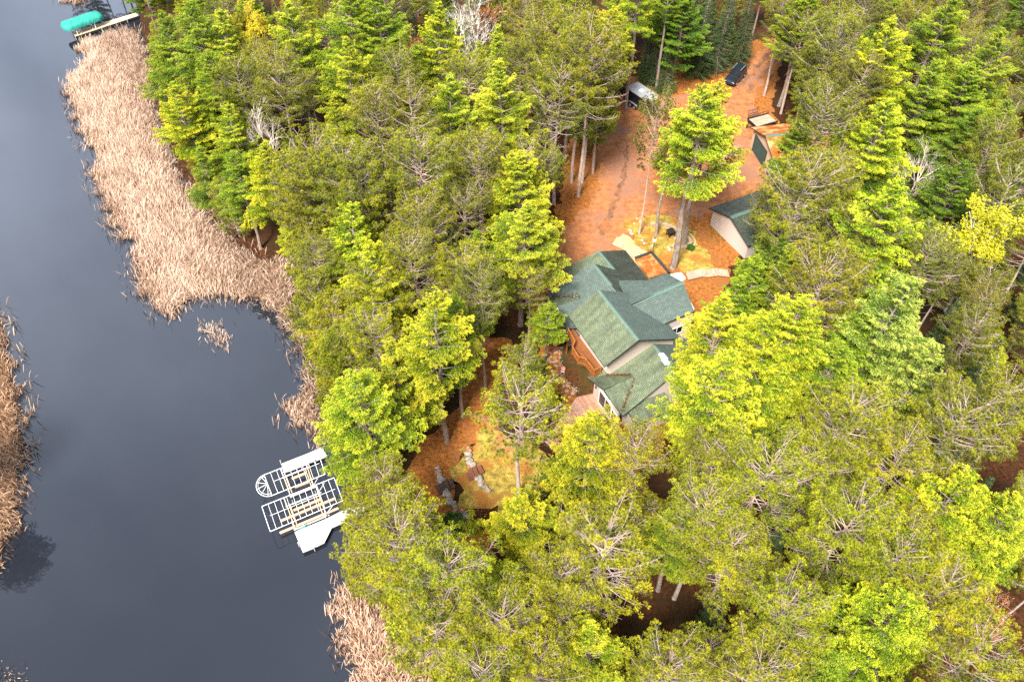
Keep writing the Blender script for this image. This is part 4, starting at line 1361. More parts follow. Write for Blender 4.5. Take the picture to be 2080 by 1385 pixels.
for nm, lab, m, lines in (('timber_steps', 'dark brown timber steps crossing the left boulder row', 'dark_timber', [((914, 972), (921, 990), .34), (((903.5), 974.5), (911, 995), .26), ((895.5, 978), (902, 1000), .18), ((888, 985), (896, 1003), .10)]),
                     ('timber_steps', 'red brown timber steps crossing the right boulder row', 'red_timber', [((972, 945), (980, 960), .34), ((962.5, 947), (970, 967), .26), ((954.5, 952), (962, 971), .18), ((950, 959), (957, 976), .10)])):
    cx = at((lines[1][0][0] + lines[2][1][0]) / 2, (lines[1][0][1] + lines[2][1][1]) / 2, 0)
    o = empty(nm, cx); ks = []
    for a_, b_, z in lines:
        p0, p1 = at(*a_, z), at(*b_, z)
        d = unit(p1 - p0)
        mb = MB(); mb.obox((p0 + p1) / 2 - Z3 * .1, d, np.cross(Z3, d), Z3, np.linalg.norm(p1 - p0) / 2, .19, .1, uv=True)
        ks.append(mb.build('tread', m))
    base_shift(o, ks)
    tag(o, lab, 'steps')

# ------------------------------------------------------------------ docks and boat lifts
def dock(name, px, z, label, m, posts, uvd=None, thick=.16, post_h=.25, edge='galvanized'):
    pts = [at(u, v, z) for u, v in px]
    c = sum(pts) / len(pts)
    o = empty(name, (c[0], c[1], LAKE))
    mb = MB(); mb.prism([p[:2] for p in pts], z - thick, z, uvdir=(pts[1] - pts[0]) if uvd is None else uvd, mi_side=1)
    ks = [mb.build('deck', [m, edge])]
    for u, v in posts:
        p = at(u, v, z)
        mb = MB(); mb.tube([[p[0], p[1], LAKE - 1.2], [p[0], p[1], z + post_h]], .045, 8)
        ks.append(mb.build('post', 'galvanized'))
    base_shift(o, ks)
    tag(o, label, 'dock')
    return o
DZ = LAKE + .5
dock('dock', [(598.5, 1080), (615, 1121), (637, 1112), (659, 1101), (674, 1071), (709, 1055), (752, 1037), (738, 1016), (709, 1030), (663, 1053)], DZ,
     'white angled dock with a cut corner below the two boat lifts', 'white_deck', [(606, 1104), (638, 1113), (617, 1068), (706, 1024), (661, 1048)])
dock('dock', [(572, 941.5), (576.5, 960), (644, 934), (664, 926), (654, 908), (627, 920)], DZ, 'short straight white dock above the rounded boat lift frame', 'white_deck', [(570, 938), (612, 947), (640, 936)])

def lift(label, c, z, nrib, rounded, bunks, cross, tarp=False):
    TL, TR, BR, BL = (at(u, v, z) for u, v in c)
    o = empty('boat_lift', (*((TL + BR) / 2)[:2], LAKE))
    ks = []
    P = lambda s, t, dz=0: TL + (TR - TL) * s + (BL - TL) * t + ((BR - BL) - (TR - TL)) * s * t + Z3 * dz
    mb = MB(); w_ = .058
    rise = .22
    mb.tube([P(0, 0), P(1, 0)], w_ * .6, 6); mb.tube([P(0, 1), P(1, 1)], w_ * .6, 6)
    for i in range(nrib + 1):
        s = i / nrib
        rr = w_ * (.55 if i in (0, nrib) else .34)
        mb.tube([P(s, 0), P(s, .12, rise * .7), P(s, .3, rise), P(s, .7, rise), P(s, .88, rise * .7), P(s, 1)], rr, 6)
    mb.tube([P(.06 if not rounded else .12, .5, rise), P(.96, .5, rise)], w_ * .34, 6)
    if rounded:
        d = unit(TL - TR)
        wd = np.linalg.norm(BL - TL)
        arc = []
        for k in range(11):
            a = math.pi * k / 10
            arc.append((TL + BL) / 2 + unit(TL - BL) * math.cos(a) * wd / 2 + d * math.sin(a) * wd * .42)
        mb.tube(arc, w_ * .6, 6)
        inner = [(TL + BL) / 2 + (q - (TL + BL) / 2) * .84 + Z3 * .06 for q in arc]
        mb.tube(inner, w_ * .3, 6)
        for k in range(1, 10, 2):
            mb.tube([(TL + BL) / 2 + Z3 * rise, arc[k]], w_ * .34, 6)
    ks.append(mb.build('canopy_frame', 'white_paint'))
    for (s, t) in ((.3, .04), (.3, .96), (.74, .04), (.74, .96)):
        q = P(s, t)
        mb = MB(); mb.bar([q[0], q[1], LAKE - 1.3], [q[0], q[1], z - .03], .1)
        ks.append(mb.build('post', 'galvanized'))
    bz = LAKE + .38
    mb = MB()
    for s in (.3, .34, .70, .74):
        a_, b_ = P(s, .02), P(s, .98)
        mb.bar([a_[0], a_[1], bz - .09], [b_[0], b_[1], bz - .09], .08, .1)
    ks.append(mb.build('cross_beam', 'bunk_wood' if cross else 'galvanized'))
    for (s0, s1, t) in bunks:
        a_, b_ = P(s0, t), P(s1, t)
        mb = MB(); mb.bar([a_[0], a_[1], bz + .05], [b_[0], b_[1], bz + .05], .2, .14)
        ks.append(mb.build('bunk', 'bunk_wood'))
    mb = MB()
    a_, b_ = P(.74, .04), P(.86, .04)
    mb.bar([a_[0], a_[1], bz], [b_[0], b_[1], z - .05], .05)
    a_, b_ = P(.74, .96), P(.88, .96)
    mb.bar([a_[0], a_[1], bz], [b_[0], b_[1], z - .05], .05)
    for t in (.02, .98):
        a_, b_ = P(.28, t), P(.78, t)
        mb.bar([a_[0], a_[1], bz - .2], [b_[0], b_[1], bz - .2], .1, .12)
    ks.append(mb.build('brace', 'galvanized'))
    if tarp:
        q = P(.42, 1.12); q2 = P(.3, 1.16)
        mb = MB(); mb.prism([q[:2] + [.1, .45], q[:2] + [.75, .3], q2[:2] + [.3, -.2], q2[:2] + [-.25, .1]], LAKE + .02, LAKE + .2)
        mb.tube([P(.3, 1.12) * [1, 1, 0] + Z3 * (LAKE + .25), P(.44, 1.1) * [1, 1, 0] + Z3 * (LAKE + .5)], .12, 8)
        ks.append(mb.build('tarp', 'teal_tarp'))
    base_shift(o, ks)
    tag(o, label, 'boat lift')
lift('white boat lift frame with a rounded fan shaped end', ((536.5, 964), (647, 921), (660.5, 962.5), (552.5, 1006)), .62, 9, True, [(.42, .7, .3), (.42, .7, .72)], True)
lift('white rectangular boat lift frame with tan bunks beside the angled dock', ((532, 1028), (678.5, 969.7), (696, 1016.7), (549, 1079)), .62, 12, False, [(.17, .93, .52), (.1, .92, .93), (.36, .74, .33)], True, True)

# teal covered boat lift and plank dock at the top left
CZ = LAKE + 2.3
ridge_l = [at(u, v, CZ) for u, v in ((124.5, 43), (131, 57), (203, 34), (205, 27), (194, 18.5))]
o = empty('covered_boat_lift', (*np.mean(ridge_l, 0)[:2], LAKE))
a_, b_ = at(127, 50, CZ), at(201, 25, CZ)
dl = unit(b_ - a_); sl_ = np.array([-dl[1], dl[0], 0]); Lc = np.linalg.norm(b_ - a_)
mb = MB()
sec = [(-1.45, -.75), (-1.42, -.3), (-1.2, -.06), (0, .1), (1.2, -.06), (1.42, -.3), (1.45, -.75)]
rows = []
for s, sc_, dz in ((-.25, .35, -.75), (-.18, .55, -.28), (.1, .88, -.02), (.9, 1, .02), (Lc * .33, 1, -.03), (Lc * .66, 1, .03), (Lc - .9, 1, 0), (Lc - .1, .88, -.03), (Lc + .2, .55, -.3), (Lc + .25, .35, -.75)):
    rows.append(len(mb.v))
    for b, z in sec:
        mb.v.append(tuple(a_ + dl * s + sl_ * b * sc_ + Z3 * (max(-.75, z + dz) if abs(dz) > .1 else z + dz)))
for i in range(len(rows) - 1):
    for k in range(len(sec) - 1):
        mb.face([rows[i] + k, rows[i] + k + 1, rows[i + 1] + k + 1, rows[i + 1] + k])
ks = [mb.build('canopy', 'teal_canvas', smooth=True)]
for s in (.22, .72):
    for b in (-1.3, 1.3):
        q = a_ + dl * Lc * s + sl_ * b
        mb = MB(); mb.bar([q[0], q[1], LAKE - 1], [q[0], q[1], CZ - .3], .1); ks.append(mb.build('post', 'galvanized'))
mb = MB()
for s in (.22, .72):
    q0 = a_ + dl * Lc * s - sl_ * 1.3; q1 = a_ + dl * Lc * s + sl_ * 1.3
    mb.bar([q0[0], q0[1], LAKE + .3], [q1[0], q1[1], LAKE + .3], .1)
ks.append(mb.build('cross_beam', 'galvanized'))
wc = at(155, 58.6, LAKE + 1.3)
mb = MB()
wn = unit(-sl_ * .8 + np.array([0, 0, .6])); wx = dl; wy = np.cross(wn, wx)
ring = [wc + (wx * math.cos(q) + wy * math.sin(q)) * .55 for q in np.linspace(0, 2 * math.pi, 21)]
mb.tube(ring, .05, 6)
for k in range(0, 20, 4): mb.bar(wc, ring[k], .05)
mb.tube([wc - wn * .08, wc + wn * .08], .2, 10)
ks.append(mb.build('winch_wheel', 'white_paint'))
base_shift(o, ks)
tag(o, 'boat lift under a teal canvas cover at the top left', 'boat lift')
dock('dock', [(145.5, 65), (152.5, 75), (281, 32.5), (276, 26), (268, 29)], DZ, 'long tan plank dock beside the teal boat cover', 'dock_planks', [(166, 69.5), (190, 61.5), (207, 59.5), (258, 41), (153, 75.5)], None, .35, .35, 'dark_fascia')
# ------------------------------------------------------------------ trees
def tufts(P, A, size, r, k, spread0, spread1, wid, curl=0.0, rn=None):
    """needle tufts: k thin blades round each axis. returns V, F, tip, rnd"""
    n = len(P)
    A = unit(A)
    up = np.where(np.abs(A[:, 2:3]) < .9, np.array([[0, 0, 1.0]]), np.array([[1.0, 0, 0]]))
    S = unit(np.cross(A, up)); T = np.cross(S, A)
    ang = r.uniform(spread0, spread1, (n, k))
    phi = r.uniform(0, 2 * math.pi, (n, k))
    D = A[:, None] * np.cos(ang)[..., None] + (S[:, None] * np.cos(phi)[..., None] + T[:, None] * np.sin(phi)[..., None]) * np.sin(ang)[..., None]
    L = size[:, None] * r.uniform(.7, 1.15, (n, k))
    tipP = P[:, None] + D * L[..., None] + np.array([0, 0, curl])
    rv = unit(r.normal(0, 1, (n, k, 3)))
    side = unit(np.cross(D, rv)) * (wid * r.uniform(.7, 1.3, (n, k)))[..., None]
    midP = P[:, None] + D * (L * .45)[..., None]
    base = np.broadcast_to(P[:, None], midP.shape) + D * (L * .06)[..., None]
    # kite shaped blade = 2 triangles: base, two sides at mid, tip
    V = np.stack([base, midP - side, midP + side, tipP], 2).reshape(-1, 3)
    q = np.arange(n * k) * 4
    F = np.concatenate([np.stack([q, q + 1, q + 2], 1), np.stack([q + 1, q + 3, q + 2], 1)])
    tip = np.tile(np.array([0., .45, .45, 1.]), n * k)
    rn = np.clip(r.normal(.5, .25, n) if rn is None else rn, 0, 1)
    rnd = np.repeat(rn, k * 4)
    return V, F, tip, rnd

class Tree:
    def __init__(self, seed):
        self.r = np.random.default_rng(seed)
        self.P, self.A, self.S, self.Q = [], [], [], []
        self.mb = MB()

    def limb(self, pts, r0, r1, sides=4):
        n = len(pts)
        self.mb.tube(pts, [r0 + (r1 - r0) * i / (n - 1) for i in range(n)], sides, cap=False)

    def trunk(self, H, r0, bend=.3, sides=8):
        r = self.r
        b = r.normal(0, bend, 2)
        self.tr = lambda z: np.array([b[0] * (z / H) ** 2 + .12 * math.sin(z * .5 + b[1] * 9), b[1] * (z / H) ** 2 + .12 * math.sin(z * .4 + b[0] * 9), z])
        zs = [-.3, .25] + list(np.linspace(1.0, H - .2, 10))
        self.mb.tube([self.tr(z) for z in zs], [r0 * (1.25 if z < 0 else 1.0 if z < .3 else (1 - .93 * (z / H) ** 1.1)) for z in zs], sides, cap=False)

    def tuft(self, p, a, s, q=None):
        self.P.append(p); self.A.append(a); self.S.append(s)
        self.Q.append(self.r.normal(.5, .25) if q is None else q)

    def done(self, kind, bark, leafm, k, s0, s1, wid, curl=0.):
        # the woody part: one mesh with limbs, made once and shared
        self.wood = MB.build(self.mb, 'trunk', bark)
        wm = self.wood.data
        bpy.data.objects.remove(self.wood)
        lm = None
        if self.P:
            P, A, S = np.array(self.P), np.array(self.A), np.array(self.S)
            V, F, tip, rnd = tufts(P, A, S, self.r, k, s0, s1, wid, curl, np.array(self.Q))
            lm = tri_mesh(kind + '_crown', V, F, leafm, tip, rnd)
            V = V
            self.rad = np.percentile(np.linalg.norm(P[:, :2], axis=1), 93)
            self.zlo = np.percentile(P[:, 2], 4)
        return wm, lm

def white_pine(seed, H=22., cb=.35, Rm=3.6, dens=1.0, droop=0.0, gaps=.10):
    """tiers of branches, each carrying tapering upswept plumes of needles: paler young growth at the plume ends"""
    t = Tree(seed); r = t.r
    t.trunk(H, .012 * H + .03)

    def plume(p, d, L, Wp, q0):
        d = unit(d)
        side = unit(np.cross(d, Z3)); up = np.cross(side, d)
        n = max(8, int(L * Wp * 26 * dens))
        for _ in range(n):
            s = r.random() ** .8
            wprof = math.sin(math.pi * min(1, .12 + .80 * s)) ** .7
            lat = r.uniform(-1, 1)
            x = p + d * L * s + side * lat * Wp * .5 * wprof + up * (.30 * Wp * wprof * (1 - lat * lat) * r.uniform(.3, 1.1) - .05) + Z3 * .22 * L * s * s
            a = d * .7 + up * .7 + side * lat * .7
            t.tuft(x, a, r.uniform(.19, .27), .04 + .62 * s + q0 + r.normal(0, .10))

    z = cb * H
    while z < H - .4:
        f = (z - cb * H) / (H - cb * H)
        prof = (1 - f) ** .75 * (.66 + .34 * min(1, f / .15)) + .04
        nb = int(r.integers(5, 7))
        a0 = r.uniform(0, 6.28)
        lay = r.uniform(.75, 1.15)
        for i in range(nb):
            if r.random() < gaps: continue
            az = a0 + i * 6.283 / nb + r.normal(0, .22)
            L = max(.5, Rm * prof * lay * r.uniform(.6, 1.25))
            el = R(2) + f ** 1.5 * R(52) + r.normal(0, .09) - droop
            h = np.array([math.cos(az) * math.cos(el), math.sin(az) * math.cos(el), math.sin(el)])
            side = np.array([-math.sin(az), math.cos(az), 0])
            p0 = t.tr(z + r.normal(0, .12))
            t.limb([p0 + h * L * s + Z3 * .14 * L * s * s for s in (0, .3, .6, .85)], .016 + .012 * L, .012, 4)
            q0 = r.normal(.06, .13) + .10 * f
            s0 = .30 if L > 1.6 else .1
            Wp = (.42 + .20 * L) * r.uniform(.8, 1.15)
            plume(p0 + h * L * s0 + Z3 * .1 * L * s0 * s0, h, L * (1.02 - s0), Wp, q0)
            if L > 1.5:
                for sg in (-1, 1):
                    for sf in ((.34, .60) if L > 2.6 else (.42,)):
                        l2 = L * (.98 - sf) * r.uniform(.6, .95)
                        st = p0 + h * L * sf + Z3 * .1 * L * sf * sf
                        d2 = unit(h + side * sg * r.uniform(.65, 1.0))
                        t.limb([st, st + d2 * l2 * .6], .016, .008, 3)
                        plume(st + d2 * l2 * .12, d2, l2, (.36 + .18 * l2) * r.uniform(.8, 1.1), q0 + r.normal(0, .06))
        z += r.uniform(.80, 1.2) * (1.0 - .5 * f)
    plume(t.tr(H - 1.0), Z3 + r.normal(0, .1, 3), 1.1, .5, .2)
    for q in range(int(r.integers(3, 8))):
        zz = cb * H * r.uniform(.45, 1.0); az = r.uniform(0, 6.28)
        h = np.array([math.cos(az), math.sin(az), r.normal(0, .15)])
        L = r.uniform(.5, 2.0)
        t.limb([t.tr(zz), t.tr(zz) + h * L * .6 - Z3 * .05, t.tr(zz) + h * L - Z3 * .2], .028, .008, 3)
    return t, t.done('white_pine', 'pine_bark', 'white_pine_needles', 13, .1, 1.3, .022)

def red_pine(seed, H=20., cb=.5, Rm=3.6, dens=1.0, bare=0.0):
    t = Tree(seed); r = t.r
    t.trunk(H, .011 * H + .03, .25)
    z = cb * H
    top = H - .4
    while z < top:
        f = (z - cb * H) / (top - cb * H)
        prof = math.sqrt(max(.03, 1 - (1.9 * f - .72) ** 2 / 1.5)) if f > .2 else .75 + f
        nb = int(r.integers(3, 6))
        a0 = r.uniform(0, 6.28)
        for i in range(nb):
            az = a0 + i * 6.283 / nb + r.normal(0, .3)
            L = Rm * prof * r.uniform(.65, 1.15)
            el = R(2) + f * R(46) + r.normal(0, .12)
            h = np.array([math.cos(az), math.sin(az), 0])
            side = np.array([-h[1], h[0], 0])
            p0 = t.tr(z + r.normal(0, .15))
            kink = r.normal(0, .18)
            q0 = r.normal(0, .13)
            fx = lambda s: p0 + h * L * s * math.cos(el) + side * kink * L * s * s + Z3 * (L * s * math.sin(el) + .22 * L * s * s - .05 * L * math.sin(s * 3))
            t.limb([fx(s) for s in np.linspace(0, 1, 6)], .018 + .010 * L, .010, 4)
            dead = r.random() < (.10 + bare * (1 - f))
            nt = max(4, int(L * 3.6 * dens))
            for q in range(nt):
                s = .30 + .70 * (q + r.random()) / nt
                x = fx(s)
                sg = 1 if q % 2 else -1
                sl = (.35 + .42 * L * (1.1 - s)) * r.uniform(.5, 1.15)
                d = unit(h * r.uniform(.5, 1.1) + side * sg * r.uniform(.5, 1.1) + Z3 * r.normal(.25, .2))
                e = x + d * sl + Z3 * .10 * sl
                t.limb([x, x + d * sl * .5 - Z3 * .02, e], .011, .005, 3)
                if dead and r.random() < .85: continue
                t.tuft(e, d * .5 + Z3 * .9, r.uniform(.28, .36), .12 + .38 * s + .22 * f + q0 + r.normal(0, .1))
                if sl > .5:
                    for _ in range(1):
                        d2 = unit(d + r.normal(0, .9, 3) * np.array([1, 1, .4])); y = x + d * sl * r.uniform(.45, .85)
                        e2 = y + d2 * r.uniform(.4, .65) + Z3 * .05
                        t.limb([y, e2], .008, .005, 3)
                        t.tuft(e2, d2 * .5 + Z3 * .9, r.uniform(.27, .36), .10 + .38 * s + .22 * f + q0 + r.normal(0, .1))
            if not dead:
                t.tuft(fx(1.0), h * .5 + Z3, .32)
        z += r.uniform(.45, .75)
    for q in range(4): t.tuft(t.tr(H - .35 + .12 * q), Z3 + r.normal(0, .3, 3), .3)
    for q in range(int(r.integers(4, 10))):
        zz = cb * H * r.uniform(.6, 1.02); az = r.uniform(0, 6.28)
        h = np.array([math.cos(az), math.sin(az), r.normal(0, .15)])
        L = r.uniform(.5, 2.4)
        t.limb([t.tr(zz), t.tr(zz) + h * L * .6, t.tr(zz) + h * L - Z3 * .25], .03, .008, 3)
    return t, t.done('red_pine', 'red_pine_bark', 'red_pine_needles', 38, .7, 1.45, .014)

def spruce(seed, H=13., Rm=2.4):
    t = Tree(seed); r = t.r
    t.trunk(H, .010 * H + .03, .1)
    z = .06 * H
    while z < H - .2:
        f = z / H
        nb = int(r.integers(6, 9)); a0 = r.uniform(0, 6.28)
        for i in range(nb):
            az = a0 + i * 6.283 / nb + r.normal(0, .2)
            L = max(.15, Rm * (1 - f) ** .9 * r.uniform(.75, 1.12))
            el = -R(14) + f * R(40)
            h = np.array([math.cos(az), math.sin(az), 0]); side = np.array([-h[1], h[0], 0])
            p0 = t.tr(z)
            fx = lambda s: p0 + h * L * s * math.cos(el) + Z3 * (L * s * math.sin(el) + .12 * L * s * s)
            t.limb([fx(0), fx(.5), fx(1)], .02 + .008 * L, .008, 3)
            ns = max(2, int(L / .2))
            for q in range(ns):
                s = .2 + .8 * (q + r.random()) / ns
                sl = (.12 + .32 * L * (1.1 - s)) * r.uniform(.6, 1.2)
                for sg in (-1, 1):
                    d = unit(h * .9 + side * sg * .8 - Z3 * .12)
                    for w_ in range(max(1, int(sl / .22))):
                        t.tuft(fx(s) + d * .22 * (w_ + .6), d + Z3 * .35, r.uniform(.16, .24))
        z += r.uniform(.34, .5)
    return t, t.done('spruce', 'pine_bark', 'spruce_needles', 10, .2, 1.25, .024)

def broadleaf(seed, H, Rm, bark, leafm, leaves, nl=5, lean=.35, fine=1.0, cb=.3):
    t = Tree(seed); r = t.r
    t.trunk(H * .62, .008 * H + .04, .35)
    def grow(p, d, L, rad, depth):
        n = 4
        pts = [p]
        for i in range(n):
            d = unit(d + r.normal(0, .13, 3) + Z3 * .05)
            pts.append(pts[-1] + d * L / n)
        t.limb(pts, rad, rad * .5, 5 if depth < 1 else 4 if depth < 2 else 3)
        if depth < 3:
            for q in range(int(r.integers(3, 6))):
                s = r.uniform(.3, 1.0)
                x = pts[min(n - 1, int(s * n))]
                d2 = unit(d + r.normal(0, .55, 3) * np.array([1, 1, .6]) + Z3 * .12)
                grow(x, d2, L * r.uniform(.42, .68), rad * .48, depth + 1)
        if leaves and depth >= 2:
            for q in range(int(leaves)):
                t.tuft(pts[int(r.integers(1, n + 1))] + r.normal(0, .22, 3), r.normal(0, 1, 3) + Z3 * .6, r.uniform(.14, .24))
    for q in range(nl + 3):
        zz = H * (cb + (.6 - cb) * (q + .5) / (nl + 3)); az = q * 2.4 + r.normal(0, .3)
        f = (zz / H - cb) / (.6 - cb)
        d = unit(np.array([math.cos(az), math.sin(az), 0]) * (1.0 - .55 * f) + Z3 * (.45 + f))
        grow(t.tr(zz), d, Rm * (1.05 - .25 * f) + .18 * H * f, .006 * H * fine, 0 if fine > .8 else 1)
    return t, t.done('broadleaf', bark, leafm, 6, .4, 1.5, .075)

def shrub(seed, Rm, H, n, leafm='shrub_leaves'):
    t = Tree(seed); r = t.r
    for q in range(9):
        az = r.uniform(0, 6.28); d = np.array([math.cos(az) * .6, math.sin(az) * .6, 1])
        t.limb([np.zeros(3) - Z3 * .05, d * H * .45, d * H * .6 + r.normal(0, .1, 3)], .03, .01, 4)
    D = unit(r.normal(0, 1, (n, 3))); D[:, 2] = np.abs(D[:, 2]) * 1.0 - .15
    D = unit(D)
    rad = r.uniform(.62, 1.0, n) * (1 + .12 * np.sin(D[:, 0] * 7) + .1 * np.sin(D[:, 1] * 9 + 1))
    for d, q in zip(D, rad):
        t.tuft(np.array([d[0] * Rm * q, d[1] * Rm * q, max(.05, H * .45 + d[2] * H * .5 * q)]), d + Z3 * .3, r.uniform(.14, .22))
    t.tr = lambda z: np.array([0, 0, z])
    return t, t.done('shrub', 'pine_bark', leafm, 10, .2, 1.2, .026)

PROTO = {}
def add_proto(key, H, made):
    t, (wm, lm) = made
    PROTO.setdefault(key, []).append((H, wm, lm, getattr(t, 'rad', 2.), getattr(t, 'zlo', 2.)))
for i, (H, cb, Rm, dn) in enumerate(((23, .38, 4.7, 1.0), (22, .42, 5.0, .95), (24, .45, 4.6, 1.0), (20, .33, 4.2, 1.05), (22, .40, 5.3, .9), (18, .28, 3.7, 1.1))):
    add_proto('wp', H, white_pine(100 + i, H, cb, Rm, dn))
for i, (H, cb, Rm) in enumerate(((25, .52, 4.3), (26, .60, 4.0), (24, .5, 4.4))):
    add_proto('wpt', H, white_pine(120 + i, H, cb, Rm, 1.0, .05, .2))
for i, (H, cb, Rm, dn, ba) in enumerate(((21, .56, 4.8, 1.0, .15), (22, .60, 4.5, 1.05, .2), (20, .55, 5.0, .95, .3), (23, .58, 4.7, 1.0, .12), (19, .56, 4.4, .9, .45), (21, .50, 4.6, 1.15, .05))):
    add_proto('rp', H, red_pine(140 + i, H, cb, Rm, dn, ba))
for i in range(3):
    add_proto('rpd', 13, red_pine(160 + i, 13, .12, 2.9, 1.5, 0))
for i, (H, Rm) in enumerate(((14, 2.5), (11, 2.2), (16, 2.9))):
    add_proto('sp', H, spruce(180 + i, H, Rm))
add_proto('yb', 15, broadleaf(200, 15, 4.0, 'birch_bark', 'birch_leaves', 9, 6))
add_proto('yb', 13, broadleaf(201, 13, 2.6, 'birch_bark', 'birch_leaves', 9, 5))
add_proto('bare', 15, broadleaf(210, 15, 3.4, 'dead_bark', 'rust_leaves', 0, 5))
add_proto('bare', 13, broadleaf(211, 13, 3.0, 'birch_bark', 'rust_leaves', 0, 6))
add_proto('rust', 13, broadleaf(220, 13, 3.0, 'birch_bark', 'rust_leaves', 2, 5))
add_proto('gb', 7, broadleaf(230, 7, 1.4, 'pine_bark', 'birch_leaves', 5, 4, fine=.6))
add_proto('shrub', 2.0, shrub(240, 1.12, 2.1, 900))
add_proto('shrub', .8, shrub(241, .42, .8, 160))

KIND = {'wp': ('white_pine', 'pine'), 'wpt': ('white_pine', 'pine'), 'rp': ('red_pine', 'pine'), 'rpd': ('red_pine', 'pine'), 'sp': ('spruce', 'spruce'), 'yb': ('birch_tree', 'birch'),
        'bare': ('bare_tree', 'bare tree'), 'rust': ('rusty_tree', 'tree'), 'gb': ('sapling', 'sapling'), 'shrub': ('shrub', 'shrub')}
TINT = {
 'bright': (1.12, 1.12, .9), 'yellow': (1.2, 1.16, .8), 'mid': (.72, .86, .75), 'deep': (.38, .55, .6), 'pale': (.98, 1.02, 2.1), 'olive': (.84, .88, .8), 'gold': (1.08, 1.1, .85), 'dull': (.66, .70, .8), 'plain': (1, 1, 1),
}
TREES = []

def water_or_built(x, y):
    if signed_shore([[x, y]])[0] < .3: return True
    a, b = ab((x, y))
    if -10 < a < 12.6 and -4.2 < b < 10.2: return True
    u, v = proj((x, y, 0))
    return bool(in_poly([[u, v]], NOBASE)[0] or any(in_poly([[u, v]], q)[0] for q in NOBASE2))

# ground the photo shows open (drive, yard, decks, garages): no trunk may stand there
NOBASE = np.array([(1120, 560), (1120, 500), (1150, 450), (1195, 400), (1210, 340), (1212, 270), (1265, 215), (1270, 160), (1340, 190), (1400, 195), (1465, 205), (1500, 155), (1545, 85), (1570, 100),
                   (1540, 190), (1580, 225), (1600, 300), (1600, 400), (1560, 470), (1490, 490), (1450, 560), (1400, 600), (1440, 660), (1400, 700), (1400, 850), (1290, 900), (1250, 880), (1190, 920), (1110, 890), (1160, 810), (1100, 720), (1110, 640)])
NOBASE2 = [np.array([(840, 940), (960, 880), (1010, 700), (1035, 700), (1010, 860), (1110, 960), (1090, 1040), (960, 1060), (880, 1080)]),
           np.array([(900, 1030), (940, 1030), (945, 1100), (895, 1100)])]
# what must stay visible between the crowns
CLEAR = [np.array(q, float) for q in (
 [(0, 0), (240, 0), (268, 50), (290, 110), (272, 160), (300, 200), (335, 300), (350, 350), (400, 420), (445, 485), (500, 535), (580, 530), (590, 620), (612, 690), (630, 760), (640, 850), (635, 915), (690, 960), (700, 1000), (722, 1035), (690, 1095), (700, 1160), (745, 1215), (800, 1290), (860, 1385), (0, 1385)],
 [(1112, 606), (1148, 560), (1148, 545), (1210, 498), (1270, 499), (1340, 520), (1365, 552), (1450, 548), (1450, 565), (1392, 572), (1412, 636), (1375, 690), (1350, 790), (1262, 862), (1195, 806), (1150, 850), (1125, 790), (1112, 705), (1150, 690)],
 [(1118, 545), (1130, 490), (1160, 450), (1200, 415), (1160, 385), (1205, 340), (1215, 300), (1255, 225), (1278, 165), (1335, 195), (1335, 220), (1300, 350), (1290, 440), (1275, 490), (1210, 496), (1146, 545)],
 [(1420, 420), (1445, 350), (1465, 270), (1490, 200), (1478, 135), (1422, 135), (1425, 105), (1490, 112), (1530, 95), (1550, 115), (1512, 205), (1525, 240), (1562, 240), (1545, 275), (1560, 340), (1570, 375), (1530, 430), (1500, 480), (1462, 500), (1452, 560), (1370, 560), (1345, 520), (1290, 490), (1280, 460), (1370, 430)],
 [(965, 735), (1035, 715), (1030, 745), (985, 800), (985, 870), (960, 890), (990, 930), (1000, 1000), (1050, 990), (1085, 960), (1110, 985), (1090, 1020), (1040, 1010), (985, 1030), (945, 1090), (900, 1090), (860, 1020), (840, 940), (905, 890), (950, 840)],
 [(1420, 130), (1500, 130), (1500, 175), (1470, 175)],
)]
# gaps through which the forest floor shows
GAPS = [(1310, 1255, 45), (1430, 1260, 30), (1660, 840, 15), (1040, 690, 30), (860, 800, 20), (2040, 600, 15), (1180, 1050, 12)]

LAST_BASES = []
def plant(key, var, base, h, tint, rot=None, sx=1.0, explicit=True):
    H, wm, lm, rad, zlo = PROTO[key][var % len(PROTO[key])]
    s = h / H
    name, cat = KIND[key]
    x, y = float(base[0]), float(base[1])
    root = empty(name, (x, y, gz(x, y)), random.uniform(0, 6.283) if rot is None else rot)
    root.scale = (s * sx, s * sx, s)
    o = bpy.data.objects.new('trunk', wm); COL.objects.link(o); o.parent = root
    col = np.array(TINT[tint]) * np.array([random.uniform(.92, 1.08), random.uniform(.94, 1.06), random.uniform(.85, 1.15)])
    if lm is not None:
        c = bpy.data.objects.new('crown', lm); COL.objects.link(c); c.parent = root
        c.color = (*col, 1)
    TREES.append(dict(o=root, key=key, tint=tint, x=x, y=y, h=h, r=rad * s * sx, zlo=zlo * s))
    return root

